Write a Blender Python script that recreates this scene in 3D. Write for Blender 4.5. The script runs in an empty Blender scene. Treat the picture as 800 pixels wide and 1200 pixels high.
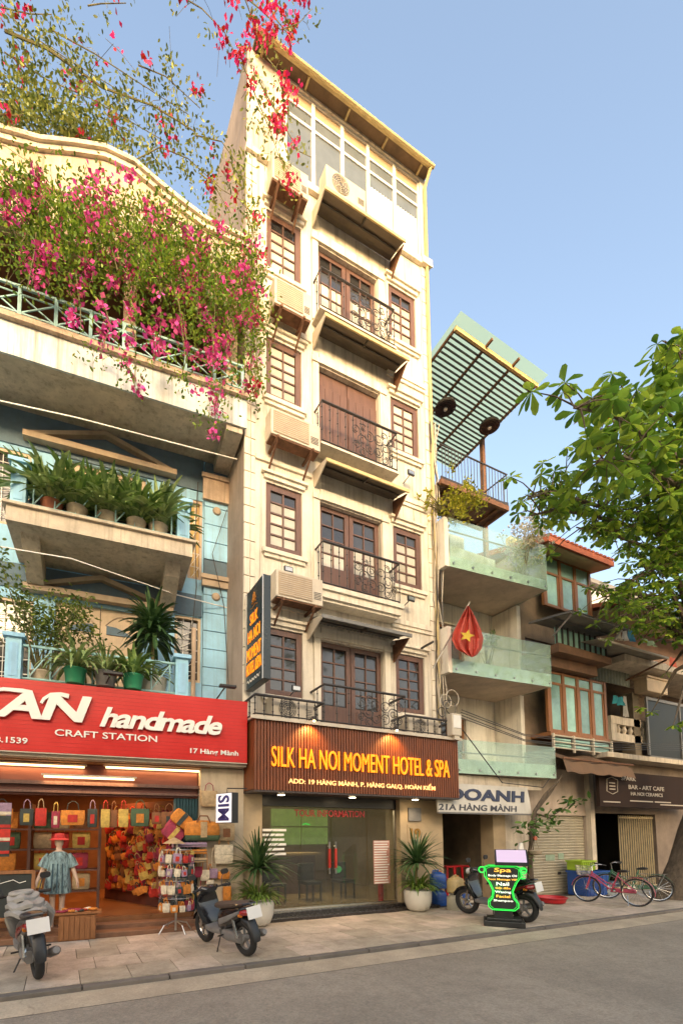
import bpy, math, random
import numpy as np
from mathutils import Vector, Matrix, Euler
R = math.radians
random.seed(7); rng = np.random.default_rng(7)
C = bpy.context.scene.collection
S = bpy.context.scene

# ---------------------------------------------------------------- camera (wide shift lens, street level)
H = 1.75
CF, CPX, CPY = 552.16, 332.85, 931.83                      # focal length and principal point for a 800x1200 frame
AX = Vector((1500 - CPX, 975 - CPY, CF)).normalized()      # street direction seen by the camera
AY = Vector((70 - CPX, 976 - CPY, CF)).normalized()        # direction into the facades
AZ = AX.cross(AY); AZ = AZ if AZ.y < 0 else -AZ
AY = AZ.cross(AX) if AZ.cross(AX).z > 0 else AX.cross(AZ)
cam = bpy.data.cameras.new('camera'); co = bpy.data.objects.new('camera', cam); C.objects.link(co)
m3 = Matrix(((AX.x, -AX.y, -AX.z), (AY.x, -AY.y, -AY.z), (AZ.x, -AZ.y, -AZ.z)))
co.matrix_world = Matrix.Translation((0, 0, H)) @ m3.to_4x4()
cam.sensor_width = 36; cam.lens = CF / 1200 * 36
cam.shift_x = (400 - CPX) / 1200; cam.shift_y = (CPY - 600) / 1200
cam.clip_end = 2000; cam.clip_start = .05
S.camera = co

# ---------------------------------------------------------------- sky, sun, exposure
SUN_EL, SUN_AZ = 14, 20          # the sun stands low behind the viewer, a little to the left
w = bpy.data.worlds.new('World'); S.world = w; w.use_nodes = True
nt = w.node_tree; sky = nt.nodes.new('ShaderNodeTexSky'); sky.sky_type = 'NISHITA'; sky.sun_disc = False
sd = Vector((-math.sin(R(SUN_AZ)) * math.cos(R(SUN_EL)), -math.cos(R(SUN_AZ)) * math.cos(R(SUN_EL)), math.sin(R(SUN_EL))))
sky.sun_elevation = R(SUN_EL); sky.sun_rotation = math.atan2(sd.x, sd.y)
sky.air_density = 1.0; sky.dust_density = 6; sky.ozone_density = .3
bg = nt.nodes['Background']; bg.inputs['Strength'].default_value = .15
nt.links.new(sky.outputs[0], bg.inputs['Color'])
sl = bpy.data.lights.new('sun', 'SUN'); sl.energy = .55; sl.angle = R(10); sl.color = (1, .60, .25)
so = bpy.data.objects.new('sun', sl); C.objects.link(so)
so.rotation_euler = (-sd).to_track_quat('-Z', 'Y').to_euler()
vs = S.view_settings; vs.view_transform = 'Standard'; vs.look = 'None'; vs.exposure = 2.0; vs.gamma = 1
vs.use_curve_mapping = False
S.cycles.max_bounces = 10; S.cycles.diffuse_bounces = 6; S.cycles.use_denoising = True
S.cycles.sample_clamp_indirect = 6; S.cycles.caustics_reflective = False; S.cycles.caustics_refractive = False

# ---------------------------------------------------------------- placing helpers
def ray(u, v):
    d = Vector((u - CPX, v - CPY, CF)); return Vector((d @ AX, d @ AY, d @ AZ))
def P(u, v, Y):                         # point at depth Y in front of the viewer
    r = ray(u, v); r = r * (Y / r.y); return Vector((r.x, r.y, r.z + H))
def G(u, v, z=0.):                      # point on the ground
    r = ray(u, v); r = r * ((z - H) / r.z); return Vector((r.x, r.y, z))
TH = R(-4.7)                            # the craft-shop house stands slightly askew to the street
LM = Matrix.Translation((3.29, 8.73, 0)) @ Matrix.Rotation(TH, 4, 'Z') @ Matrix.Translation((-3.29, -8.73, 0))
def L(x, y, z): return LM @ Vector((x, y, z))

# ---------------------------------------------------------------- mesh collector
class B:
    def __init__(s): s.v = []; s.f = []
    def add(s, v, f):
        n = len(s.v); s.v += [tuple(p) for p in v]; s.f += [tuple(i + n for i in q) for q in f]; return s
    def box(s, x0, x1, y0, y1, z0, z1):
        return s.add([(x0,y0,z0),(x1,y0,z0),(x1,y1,z0),(x0,y1,z0),(x0,y0,z1),(x1,y0,z1),(x1,y1,z1),(x0,y1,z1)],
                     [(0,3,2,1),(4,5,6,7),(0,1,5,4),(1,2,6,5),(2,3,7,6),(3,0,4,7)])
    def cbox(s, x, y, z, a, b, c): return s.box(x-a/2, x+a/2, y-b/2, y+b/2, z-c/2, z+c/2)
    def quad(s, a, b, c, d): return s.add([a, b, c, d], [(0, 1, 2, 3)])
    def prism(s, pts, ax, a, b):        # closed outline extruded along an axis
        def q(p, t): return (t, p[0], p[1]) if ax == 'x' else (p[0], t, p[1]) if ax == 'y' else (p[0], p[1], t)
        n = len(pts); return s.add([q(p, a) for p in pts] + [q(p, b) for p in pts],
            [tuple(range(n - 1, -1, -1)), tuple(range(n, 2 * n))] + [(i, (i+1) % n, n + (i+1) % n, n + i) for i in range(n)])
    def tube(s, pts, r, n=6, cap=True):
        pts = [Vector(p) for p in pts]; rs = r if isinstance(r, (list, tuple)) else [r] * len(pts)
        u = None; V = []
        for i, p in enumerate(pts):
            t = (pts[min(i+1, len(pts)-1)] - pts[max(i-1, 0)])
            t = t.normalized() if t.length > 1e-9 else Vector((0,0,1))
            if u is None: u = t.orthogonal().normalized()
            u = u - t * u.dot(t); u = u.normalized() if u.length > 1e-6 else t.orthogonal().normalized()
            w_ = t.cross(u)
            V += [p + (u * math.cos(2*math.pi*k/n) + w_ * math.sin(2*math.pi*k/n)) * rs[i] for k in range(n)]
        F = [(i*n+k, i*n+(k+1) % n, (i+1)*n+(k+1) % n, (i+1)*n+k) for i in range(len(pts)-1) for k in range(n)]
        if cap: F += [tuple(range(n-1, -1, -1)), tuple((len(pts)-1)*n + k for k in range(n))]
        return s.add(V, F)
    def bar(s, a, b, wd, ht=None):      # square bar between two points
        a = Vector(a); b = Vector(b); t = (b - a).normalized(); ht = ht or wd
        up = Vector((0,0,1)) if abs(t.z) < .9 else Vector((0,1,0))
        x = t.cross(up).normalized() * wd / 2; y = x.cross(t).normalized() * ht / 2
        return s.add([a-x-y, a+x-y, a+x+y, a-x+y, b-x-y, b+x-y, b+x+y, b-x+y],
                     [(0,3,2,1),(4,5,6,7),(0,1,5,4),(1,2,6,5),(2,3,7,6),(3,0,4,7)])
    def lathe(s, prof, c=(0,0,0), n=16, ax='z'):
        V = []
        for r, z in prof:
            for k in range(n):
                a, b = r*math.cos(2*math.pi*k/n), r*math.sin(2*math.pi*k/n)
                V.append((c[0]+a, c[1]+b, c[2]+z) if ax == 'z' else (c[0]+z, c[1]+a, c[2]+b) if ax == 'x' else (c[0]+b, c[1]+z, c[2]+a))
        m = len(prof)
        return s.add(V, [(i*n+k, i*n+(k+1) % n, (i+1)*n+(k+1) % n, (i+1)*n+k) for i in range(m-1) for k in range(n)]
                     + [tuple(range(n-1, -1, -1)), tuple((m-1)*n+k for k in range(n))])
    def loft(s, secs, cap=True, close=True):
        n = len(secs[0]); V = [p for q in secs for p in q]
        F = [(i*n+k, i*n+(k+1) % n, (i+1)*n+(k+1) % n, (i+1)*n+k) for i in range(len(secs)-1) for k in range(n if close else n-1)]
        if cap and close: F += [tuple(range(n-1, -1, -1)), tuple((len(secs)-1)*n+k for k in range(n))]
        return s.add(V, F)
    def torus(s, c, R_, r, ax='x', n=24, m=8, a0=0, a1=2*math.pi):
        V = []; full = abs(a1-a0-2*math.pi) < 1e-6; N = n if full else n + 1
        for i in range(N):
            t = a0 + (a1-a0)*i/n
            for k in range(m):
                p = 2*math.pi*k/m; q = R_ + r*math.cos(p); d = r*math.sin(p)
                V.append((c[0]+d, c[1]+q*math.cos(t), c[2]+q*math.sin(t)) if ax == 'x' else (c[0]+q*math.cos(t), c[1]+d, c[2]+q*math.sin(t)) if ax == 'y' else (c[0]+q*math.cos(t), c[1]+q*math.sin(t), c[2]+d))
        return s.add(V, [(i*m+k, i*m+(k+1) % m, ((i+1) % N)*m+(k+1) % m, ((i+1) % N)*m+k) for i in range(n) for k in range(m)])
    def wall(s, x0, x1, z0, z1, y, ops, dep=.2):   # front face with openings and their reveals
        xs = sorted({x0, x1, *[a for o in ops for a in o[:2]]}); zs = sorted({z0, z1, *[a for o in ops for a in o[2:4]]})
        for i in range(len(xs)-1):
            for j in range(len(zs)-1):
                cx, cz = (xs[i]+xs[i+1])/2, (zs[j]+zs[j+1])/2
                if not any(o[0] < cx < o[1] and o[2] < cz < o[3] for o in ops):
                    s.quad((xs[i],y,zs[j]), (xs[i+1],y,zs[j]), (xs[i+1],y,zs[j+1]), (xs[i],y,zs[j+1]))
        for a, b, c, d in [o[:4] for o in ops]:
            s.quad((a,y,c),(a,y,d),(a,y+dep,d),(a,y+dep,c)); s.quad((b,y,d),(b,y,c),(b,y+dep,c),(b,y+dep,d))
            s.quad((a,y,d),(b,y,d),(b,y+dep,d),(a,y+dep,d)); s.quad((b,y,c),(a,y,c),(a,y+dep,c),(b,y+dep,c))
        return s
    def xf(s, M):
        s.v = [tuple(M @ Vector(p)) for p in s.v]; return s
    def mesh(s, name, smooth=False):
        m = bpy.data.meshes.new(name); m.from_pydata(s.v, [], s.f); m.update()
        if smooth:
            m.shade_smooth(); m.set_sharp_from_angle(angle=R(40))
        return m

def raw_mesh(name, V, F):               # big numpy meshes of triangles
    m = bpy.data.meshes.new(name); V = np.asarray(V, np.float32); F = np.asarray(F, np.int32)
    m.vertices.add(len(V)); m.vertices.foreach_set('co', V.ravel())
    m.loops.add(F.size); m.loops.foreach_set('vertex_index', F.ravel())
    k = F.shape[1]; m.polygons.add(len(F)); m.polygons.foreach_set('loop_start', np.arange(0, F.size, k, dtype=np.int32))
    m.update(calc_edges=True); m.validate(); return m

W = {}                                  # origin of every object in its thing's space
def add(name, g, mat, parent=None, at=(0,0,0), smooth=False, bevel=0, kind=None, label=None):
    me = g.mesh(name, smooth) if isinstance(g, B) else g
    if mat is not None and not me.materials: me.materials.append(mat)
    o = bpy.data.objects.new(name, me); C.objects.link(o)
    at = Vector(at); W[o.name] = at.copy()
    if parent is not None:
        o.parent = parent; o.location = at - W[parent.name]
    else: o.location = at
    if bevel:
        b = o.modifiers.new('bevel', 'BEVEL'); b.width = bevel; b.segments = 2; b.limit_method = 'ANGLE'
    if kind: o['kind'] = kind
    if label: o['label'] = label
    return o
def tag(o, label=None, cat=None, group=None, kind=None):
    if label: o['label'] = label
    if cat: o['category'] = cat
    if group: o['group'] = group
    if kind: o['kind'] = kind
    return o
def thing(name, label, cat, loc=(0,0,0), group=None):
    o = bpy.data.objects.new(name, None); C.objects.link(o); o.empty_display_size = .2
    o.location = loc; W[o.name] = Vector(loc); return tag(o, label, cat, group)
def local(name, label, cat, group=None):            # a thing whose parts are built round its own origin
    return thing(name, label, cat, (0,0,0), group)
def put(o, loc, rz=0, sc=1):
    o.location = loc; o.rotation_euler = (0,0,rz); o.scale = (sc,)*3 if not isinstance(sc, tuple) else sc; return o
KIDS = {}
def copy_tree(o, parent=None, mats=None):
    c = o.copy(); C.objects.link(c); c.parent = parent; W[c.name] = W[o.name].copy()
    for ch in list(o.children): copy_tree(ch, c)
    return c
def askew(o):                            # stand a thing built in the craft-shop house's frame where that house stands
    o.matrix_basis = LM @ o.matrix_basis; return o
def look(o, m):                          # another material on a copied mesh
    o.data = o.data.copy(); o.data.materials.clear(); o.data.materials.append(m); return o

# ---------------------------------------------------------------- materials
MATS = {}
def mat(name, col, rough=.65, var=.18, sc=3., bump=.15, metal=0, rnd=0., stain=0., stcol=(.12,.09,.06), grain=None, spec=.5, isl=0., coat=0., trans=0., emit=None, bsc=None, fine=0., crack=0., streak=0.):
    if name in MATS: return MATS[name]
    m = bpy.data.materials.new(name); m.use_nodes = True; N = m.node_tree.nodes; K = m.node_tree.links
    p = N['Principled BSDF']; p.inputs['Roughness'].default_value = rough; p.inputs['Metallic'].default_value = metal
    p.inputs['Specular IOR Level'].default_value = spec
    if coat: p.inputs['Coat Weight'].default_value = coat; p.inputs['Coat Roughness'].default_value = .1
    geo = N.new('ShaderNodeNewGeometry'); pos = geo.outputs['Position']
    mp = N.new('ShaderNodeMapping'); K.new(pos, mp.inputs[0]); mp.inputs['Scale'].default_value = grain or (1,1,1)
    nz = N.new('ShaderNodeTexNoise'); nz.inputs['Scale'].default_value = sc; nz.inputs['Detail'].default_value = 6; nz.inputs['Roughness'].default_value = .65
    K.new(mp.outputs[0], nz.inputs['Vector'])
    def mixc(fac, a, b, mode='MIX'):
        x = N.new('ShaderNodeMix'); x.data_type = 'RGBA'; x.blend_type = mode
        if isinstance(fac, float): x.inputs[0].default_value = fac
        else: K.new(fac, x.inputs[0])
        for i, q in ((6, a), (7, b)):
            if isinstance(q, tuple): x.inputs[i].default_value = (*q, 1)
            else: K.new(q, x.inputs[i])
        return x.outputs[2]
    def ramp(src, a, b, lo, hi):
        r = N.new('ShaderNodeMapRange'); K.new(src, r.inputs[0]); r.inputs[1].default_value = a; r.inputs[2].default_value = b
        r.inputs[3].default_value = lo; r.inputs[4].default_value = hi; return r.outputs[0]
    dk = tuple(c*(1-var*1.3) for c in col); lt = tuple(min(1, c*(1+var)) for c in col)
    out = mixc(ramp(nz.outputs[0], .32, .68, 0., 1.), dk, lt)
    if rnd or isl:
        src = N.new('ShaderNodeObjectInfo').outputs['Random'] if rnd else geo.outputs['Random Per Island']
        hs = N.new('ShaderNodeHueSaturation'); K.new(out, hs.inputs['Color'])
        K.new(ramp(src, 0, 1, 1-(rnd or isl), 1+(rnd or isl)), hs.inputs['Value'])
        K.new(ramp(src, 0, 1, .5+.06*(rnd or isl), .5-.06*(rnd or isl)), hs.inputs['Hue']); out = hs.outputs[0]
    if stain:
        m2 = N.new('ShaderNodeMapping'); K.new(pos, m2.inputs[0]); m2.inputs['Scale'].default_value = (2.2,2.2,.3)
        n2 = N.new('ShaderNodeTexNoise'); n2.inputs['Scale'].default_value = 1.7; n2.inputs['Detail'].default_value = 8; n2.inputs['Roughness'].default_value = .72
        K.new(m2.outputs[0], n2.inputs['Vector'])
        out = mixc(ramp(n2.outputs[0], .47, .74, 0., stain), out, stcol)
    if streak:
        m5 = N.new('ShaderNodeMapping'); K.new(pos, m5.inputs[0]); m5.inputs['Scale'].default_value = (7,7,.22)
        n5 = N.new('ShaderNodeTexNoise'); n5.inputs['Scale'].default_value = 1.5; n5.inputs['Detail'].default_value = 7; n5.inputs['Roughness'].default_value = .6; K.new(m5.outputs[0], n5.inputs['Vector'])
        out = mixc(ramp(n5.outputs[0], .52, .74, 0., streak), out, (.13,.10,.075))
    if fine:
        n4 = N.new('ShaderNodeTexNoise'); n4.inputs['Scale'].default_value = 34; n4.inputs['Detail'].default_value = 5; n4.inputs['Roughness'].default_value = .8; K.new(pos, n4.inputs['Vector'])
        h4 = N.new('ShaderNodeHueSaturation'); K.new(out, h4.inputs['Color']); K.new(ramp(n4.outputs[0], .3, .7, 1-fine, 1+fine), h4.inputs['Value']); out = h4.outputs[0]
    if crack:
        vo = N.new('ShaderNodeTexVoronoi'); vo.feature = 'DISTANCE_TO_EDGE'; vo.inputs['Scale'].default_value = crack
        dn = N.new('ShaderNodeMix'); dn.data_type = 'RGBA'; dn.blend_type = 'LINEAR_LIGHT'; dn.inputs[0].default_value = .12; K.new(pos, dn.inputs[6]); nn_ = N.new('ShaderNodeTexNoise'); nn_.inputs['Scale'].default_value = 2.5; nn_.inputs['Detail'].default_value = 6; K.new(pos, nn_.inputs['Vector']); K.new(nn_.outputs['Color'], dn.inputs[7]); K.new(dn.outputs[2], vo.inputs['Vector'])
        ml = N.new('ShaderNodeMath'); ml.operation = 'MULTIPLY'; K.new(ramp(vo.outputs['Distance'], .0, .009, 1., 0.), ml.inputs[0]); K.new(ramp(nz.outputs[0], .5, .62, 0., .4), ml.inputs[1]); out = mixc(ml.outputs[0], out, (.05,.04,.03))
    K.new(out, p.inputs['Base Color'])
    rr = ramp(nz.outputs[0], .3, .7, max(0, rough-.08), min(1, rough+.08)); K.new(rr, p.inputs['Roughness'])
    if bump:
        n3 = N.new('ShaderNodeTexNoise'); n3.inputs['Scale'].default_value = bsc or sc*12; n3.inputs['Detail'].default_value = 4
        K.new(mp.outputs[0], n3.inputs['Vector'])
        bp = N.new('ShaderNodeBump'); bp.inputs['Strength'].default_value = bump; bp.inputs['Distance'].default_value = .02
        K.new(n3.outputs[0], bp.inputs['Height']); K.new(bp.outputs[0], p.inputs['Normal'])
    if trans:
        tr = N.new('ShaderNodeBsdfTranslucent'); K.new(out, tr.inputs[0])
        ms = N.new('ShaderNodeMixShader'); ms.inputs[0].default_value = trans
        K.new(p.outputs[0], ms.inputs[1]); K.new(tr.outputs[0], ms.inputs[2]); K.new(ms.outputs[0], N['Material Output'].inputs[0])
    if emit:
        p.inputs['Emission Color'].default_value = (*emit[0], 1); p.inputs['Emission Strength'].default_value = emit[1]
    MATS[name] = m; return m
def glow(name, col, st):
    if name in MATS: return MATS[name]
    m = bpy.data.materials.new(name); m.use_nodes = True; p = m.node_tree.nodes['Principled BSDF']
    p.inputs['Base Color'].default_value = (*col, 1); p.inputs['Emission Color'].default_value = (*col, 1); p.inputs['Emission Strength'].default_value = st
    MATS[name] = m; return m
def glass(name, col=(.8,.9,.87), rough=.02, clear=.8, tint=None, tl=False):   # pane: mirror-like sheen over a see-through sheet
    if name in MATS: return MATS[name]
    m = bpy.data.materials.new(name); m.use_nodes = True; N = m.node_tree.nodes; K = m.node_tree.links
    p = N['Principled BSDF']; p.inputs['Base Color'].default_value = (*(tint or col), 1); p.inputs['Roughness'].default_value = rough
    t = N.new('ShaderNodeBsdfTransparent'); t.inputs[0].default_value = (*col, 1)
    g = N.new('ShaderNodeBsdfGlossy'); g.inputs['Roughness'].default_value = rough
    lw = N.new('ShaderNodeLayerWeight'); lw.inputs[0].default_value = .5; pw_ = N.new('ShaderNodeMath'); pw_.operation = 'POWER'; K.new(lw.outputs['Facing'], pw_.inputs[0]); pw_.inputs[1].default_value = 4
    fr = N.new('ShaderNodeMath'); fr.operation = 'MULTIPLY_ADD'; K.new(pw_.outputs[0], fr.inputs[0]); fr.inputs[1].default_value = .2 if tl else .85; fr.inputs[2].default_value = 0 if tl else .03
    a = N.new('ShaderNodeMixShader'); a.inputs[0].default_value = clear
    if tl: p = N.new('ShaderNodeBsdfTranslucent'); p.inputs[0].default_value = (*(tint or col), 1)
    K.new(p.outputs[0], a.inputs[1]); K.new(t.outputs[0], a.inputs[2])
    b = N.new('ShaderNodeMixShader'); K.new(fr.outputs[0], b.inputs[0]); K.new(a.outputs[0], b.inputs[1]); K.new(g.outputs[0], b.inputs[2])
    K.new(b.outputs[0], N['Material Output'].inputs[0]); MATS[name] = m; return m

cream = mat('cream plaster', (.68,.625,.525), .8, .10, 1.2, .08, stain=.7, stcol=(.36,.29,.21), fine=.08, streak=.75)
trim = mat('cream trim', (.71,.65,.54), .75, .08, 2, .06, streak=.4, stain=.5, stcol=(.35,.3,.22))
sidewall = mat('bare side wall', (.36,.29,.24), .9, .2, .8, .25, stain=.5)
timber = mat('red brown timber', (.128,.066,.049), .45, .22, 4, .12, grain=(6,6,.6))
iron = mat('dark iron', (.035,.03,.028), .5, .2, 9, .1)
rust = mat('rusty steel', (.16,.075,.04), .8, .35, 9, .25)
white = mat('white paint', (.74,.72,.67), .55, .06, 3, .05, stain=.12)
acwhite = mat('aged white enamel', (.52,.46,.37), .5, .1, 4, .04, stain=.35, stcol=(.3,.22,.13))
acdark = mat('dark grille', (.09,.085,.08), .5, .2, 8, .05)
bluewall = mat('light blue limewash', (.31,.57,.77), .85, .14, 1.5, .12, streak=.3, stain=.3, stcol=(.2,.23,.24))
bluedk = mat('deep blue grey wall', (.11,.17,.22), .85, .2, 1.5, .12, stain=.25)
palepeel = mat('peeling pale blue', (.60,.66,.67), .85, .12, 2.2, .2, streak=.6, stain=.75, stcol=(.42,.34,.24))
tan = mat('tan trim plaster', (.43,.335,.24), .8, .16, 2, .12, stain=.3)
concrete = mat('weathered concrete', (.58,.50,.39), .9, .18, 1.8, .3, streak=.5, stain=.45, stcol=(.14,.11,.08))
ochre = mat('ochre plaster', (.52,.395,.29), .85, .2, 1.6, .2, stain=.8, stcol=(.30,.2,.13), fine=.1, streak=.6)
bluepaint = mat('blue paint', (.28,.55,.70), .5, .12, 4, .08, stain=.2)
tealpaint = mat('pale teal metal', (.34,.58,.58), .5, .15, 6, .06, stain=.3)
redpanel = mat('red sign panel', (.52,.012,.008), .35, .08, 2, .03)
whitelet = mat('white acrylic letters', (.78,.76,.70), .35, .03, 3, 0)
slatwood = mat('sign slat wood', (.17,.048,.014), .5, .25, 6, .1, grain=(4,4,.5))
black = mat('black plastic', (.018,.018,.019), .4, .15, 8, .05)
gloss = mat('gloss black paint', (.012,.012,.014), .18, .1, 5, 0, coat=.5)
rubber = mat('rubber', (.022,.021,.02), .85, .2, 12, .3)
steel = mat('brushed steel', (.45,.44,.42), .35, .1, 9, .03, metal=1)
grey = mat('grey plastic', (.17,.165,.16), .5, .15, 6, .05)
greenleaf = mat('leaf green', (.08,.17,.03), .45, .25, 3, 0, isl=.5, trans=.25)
limeleaf = mat('lime leaf', (.36,.36,.03), .5, .25, 3, 0, isl=.4, trans=.3)
striplf = mat('variegated leaf', (.15,.25,.06), .4, .25, 3, 0, isl=.45, trans=.2)
palelf = mat('pale strap leaf', (.25,.34,.12), .4, .25, 3, 0, isl=.4, trans=.2)
darkleaf = mat('dark leaf', (.045,.10,.03), .4, .25, 3, 0, isl=.45, trans=.15)
bark = mat('bark', (.10,.075,.05), .9, .35, 5, .8, bsc=14, grain=(2,2,.6))
stem = mat('green brown stem', (.13,.115,.045), .8, .3, 6, .3)
pane = mat('pale pane', (.50,.46,.38), .12, .12, 2, .02, spec=.6, rnd=.25)  # pale glossy panes, tone differing at random from one to the next
dkpane = mat('dark pane', (.035,.035,.036), .06, .2, 2, .01, spec=.8, rnd=.4)
clearg = glass('clear shop glass', (.76,.78,.74), .01, .97)
greeng = glass('green balcony glass', (.84,.94,.90), .04, .78, (.62,.78,.70))
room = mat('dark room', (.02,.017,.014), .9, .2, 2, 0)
terracotta = mat('terracotta', (.30,.10,.05), .8, .2, 5, .15)

# ---------------------------------------------------------------- lettering
def glyphs(body, wd, ht, ex=.012, bold=0., shear=0., sp=1., serif=False):
    """letters fitted to a width and height, standing in the XZ plane, facing -Y; one B per letter"""
    cu = bpy.data.curves.new('t', 'FONT'); cu.body = body; cu.extrude = .05; cu.offset = bold; cu.space_character = sp; cu.resolution_u = 3
    ob = bpy.data.objects.new('t', cu); C.objects.link(ob); bpy.context.view_layer.update()
    me = bpy.data.meshes.new_from_object(ob.evaluated_get(bpy.context.evaluated_depsgraph_get()))
    bpy.data.objects.remove(ob); bpy.data.curves.remove(cu)
    V = [v.co.copy() for v in me.vertices]; F = [tuple(p.vertices) for p in me.polygons]; bpy.data.meshes.remove(me)
    if not V: return []
    x0, x1 = min(v.x for v in V), max(v.x for v in V); y0, y1 = min(v.y for v in V), max(v.y for v in V)
    sx, sz = wd/(x1-x0), ht/(y1-y0)
    V = [Vector(((v.x-x0)*sx, (0 if v.z > 0 else 1)*ex - ex, (v.y-y0)*sz)) for v in V]
    par = list(range(len(V)))
    def find(i):
        while par[i] != i: par[i] = par[par[i]]; i = par[i]
        return i
    for f in F:
        for i in f[1:]: par[find(i)] = find(f[0])
    isl = {}
    for fi, f in enumerate(F): isl.setdefault(find(f[0]), []).append(f)
    iv = []
    for fs in isl.values():
        ids = {i for f in fs for i in f}; iv.append([min(V[i].x for i in ids), max(V[i].x for i in ids), fs])
    iv.sort(key=lambda t: t[0]); cl = []
    for a, b, fs in iv:
        if cl and a < cl[-1][1] - .3*min(b-a, cl[-1][1]-cl[-1][0]): cl[-1][1] = max(b, cl[-1][1]); cl[-1][2] += fs
        else: cl.append([a, b, list(fs)])
    chars = [c for c in body if c != ' ']; out = []
    for k, (a, b, fs) in enumerate(cl):
        ids = sorted({i for f in fs for i in f}); mp = {i: j for j, i in enumerate(ids)}; g = B()
        g.add([V[i] for i in ids], [tuple(mp[i] for i in f) for f in fs])
        if serif and len(cl) == len(chars) and chars[k] not in 'SO&C':
            for zz, up in ((0, 0), (ht, 1)):
                if up and chars[k] in 'A': continue
                seg = sorted((min(V[f[i]].x, V[f[i-1]].x), max(V[f[i]].x, V[f[i-1]].x)) for f in fs for i in range(len(f)) if abs(V[f[i]].z-zz) < ht*.01 and abs(V[f[i-1]].z-zz) < ht*.01)
                mrg = []
                for s0, s1 in seg:
                    if s1-s0 < 1e-4: continue
                    if mrg and s0 <= mrg[-1][1]+1e-4: mrg[-1][1] = max(mrg[-1][1], s1)
                    else: mrg.append([s0, s1])
                e = wd*.0028
                for s0, s1 in mrg: g.box(s0-e, s1+e, -ex*1.02, -.001, zz-(ht*.055 if up else 0), zz+(0 if up else ht*.055))
        if shear: g.v = [(x+z*shear, y, z) for x, y, z in g.v]
        out.append(g)
    return out
def write(body, x, y, z, wd, ht, m, parent, ex=.012, bold=0., shear=0., sp=1., serif=False, each=True, name='letter', M=None):
    gl = glyphs(body, wd, ht, ex, bold, shear, sp, serif)
    T = M or Matrix.Translation((x, y, z))
    if each:
        for g in gl: add(name, g.xf(T), m, parent)
    elif gl:
        q = B()
        for g in gl: q.add(g.v, g.f)
        add(name, q.xf(T), m, parent, kind='stuff')

# ---------------------------------------------------------------- ground, road, kerb, pavement
asphalt = mat('asphalt', (.33,.28,.215), .9, .16, .45, .9, bsc=75, fine=.3, crack=.28, stain=.45, stcol=(.17,.145,.115))
gut = mat('gutter concrete', (.44,.36,.255), .9, .18, 1.2, .35, bsc=40, fine=.2, crack=.6, stain=.3, stcol=(.17,.14,.11))
kerbm = mat('kerb stone', (.15,.13,.11), .9, .2, 2, .35, bsc=30, rnd=.12)
pav = mat('paving slab', (.46,.385,.295), .85, .22, 1.6, .3, bsc=50, rnd=.2, stain=.55, stcol=(.14,.11,.08), fine=.16)
joint = mat('dirty joint', (.085,.07,.055), .95, .2, 4, .3)
tag(add('ground', B().quad((-150,-150,-.16),(150,-150,-.16),(150,150,-.16),(-150,150,-.16)), joint), kind='structure')
tag(add('road', B().quad((-60,-1.2,-.072),(120,-1.2,-.072),(120,5.5,-.072),(-60,5.5,-.072)), asphalt), kind='structure')
tag(add('gutter', B().quad((-60,5.5,-.068),(120,5.5,-.068),(120,6.02,-.055),(-60,6.02,-.055)), gut), kind='structure')
kb = tag(add('kerb', B().box(-60,120,6.02,6.13,-.15,-.015), joint), kind='structure')
x = -2.6
while x < 24:
    l = random.uniform(.95, 1.05); dz = random.uniform(-.006, .004)
    add('kerb_stone', B().box(x+.006, x+l-.006, 6.0+random.uniform(-.006,.006), 6.118, -.12, dz), kerbm, kb, bevel=.012); x += l
pv = tag(add('pavement', B().box(-60,120,6.12,9.6,-.15,-.018), joint), kind='structure')
PS = .58; pmesh = {}
for j in range(4):
    n = 0
    for i in range(-4, 38):
        x0 = -.3 + i*PS + (j % 2)*.21; y0 = 6.125 + j*.6; dp = .6 if j < 3 else .62
        k = (j == 3)
        if k not in pmesh: pmesh[k] = B().box(-PS/2+.004, PS/2-.004, -dp/2+.004, dp/2-.004, -.05, 0).mesh('paver'); pmesh[k].materials.append(pav)
        o = add('paver', pmesh[k], pav, pv, (x0+PS/2, y0+dp/2, random.uniform(-.004,.003)))
        o.rotation_euler = (random.uniform(-.006,.006), random.uniform(-.006,.006), random.uniform(-.004,.004))
# unseen terrace behind the viewer, placed and sized to shade the lower storeys
opm = mat('far side plaster', (.66,.58,.46), .85, .12, .6, .1, stain=.4)
op = thing('opposite_terrace', 'long flat-roofed terrace unseen behind the viewer, placed for its shade', 'building', (0,-22,0))
ops = [(x0+.8, x0+2.2, z0, z0+1.7) for x0 in range(-27, 12, 4) for z0 in (4.2, 8.2, 12.2)]
add('wall', B().wall(-28, 13, -.1, 17.8, -22, ops, -.25), opm, op)
add('roof', B().box(-28, 13, -28, -22.01, 17.8, 17.95), opm, op)
add('back_wall', B().box(-28, 13, -28, -27.8, -.1, 17.8), opm, op)
for a in (-28, 12.8): add('end_wall', B().box(a, a+.2, -27.8, -22.02, -.1, 17.79), opm, op)
wm = B().box(-.7, .7, -.02, .02, 0, 1.7).mesh('window'); wm.materials.append(dkpane)
for a, b, c, d in ops: add('window', wm, dkpane, op, ((a+b)/2, -22.22, c))
tag(add('far_pavement', B().box(-60,120,-21.99,-1.2,-.15,0), gut), kind='structure')

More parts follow.
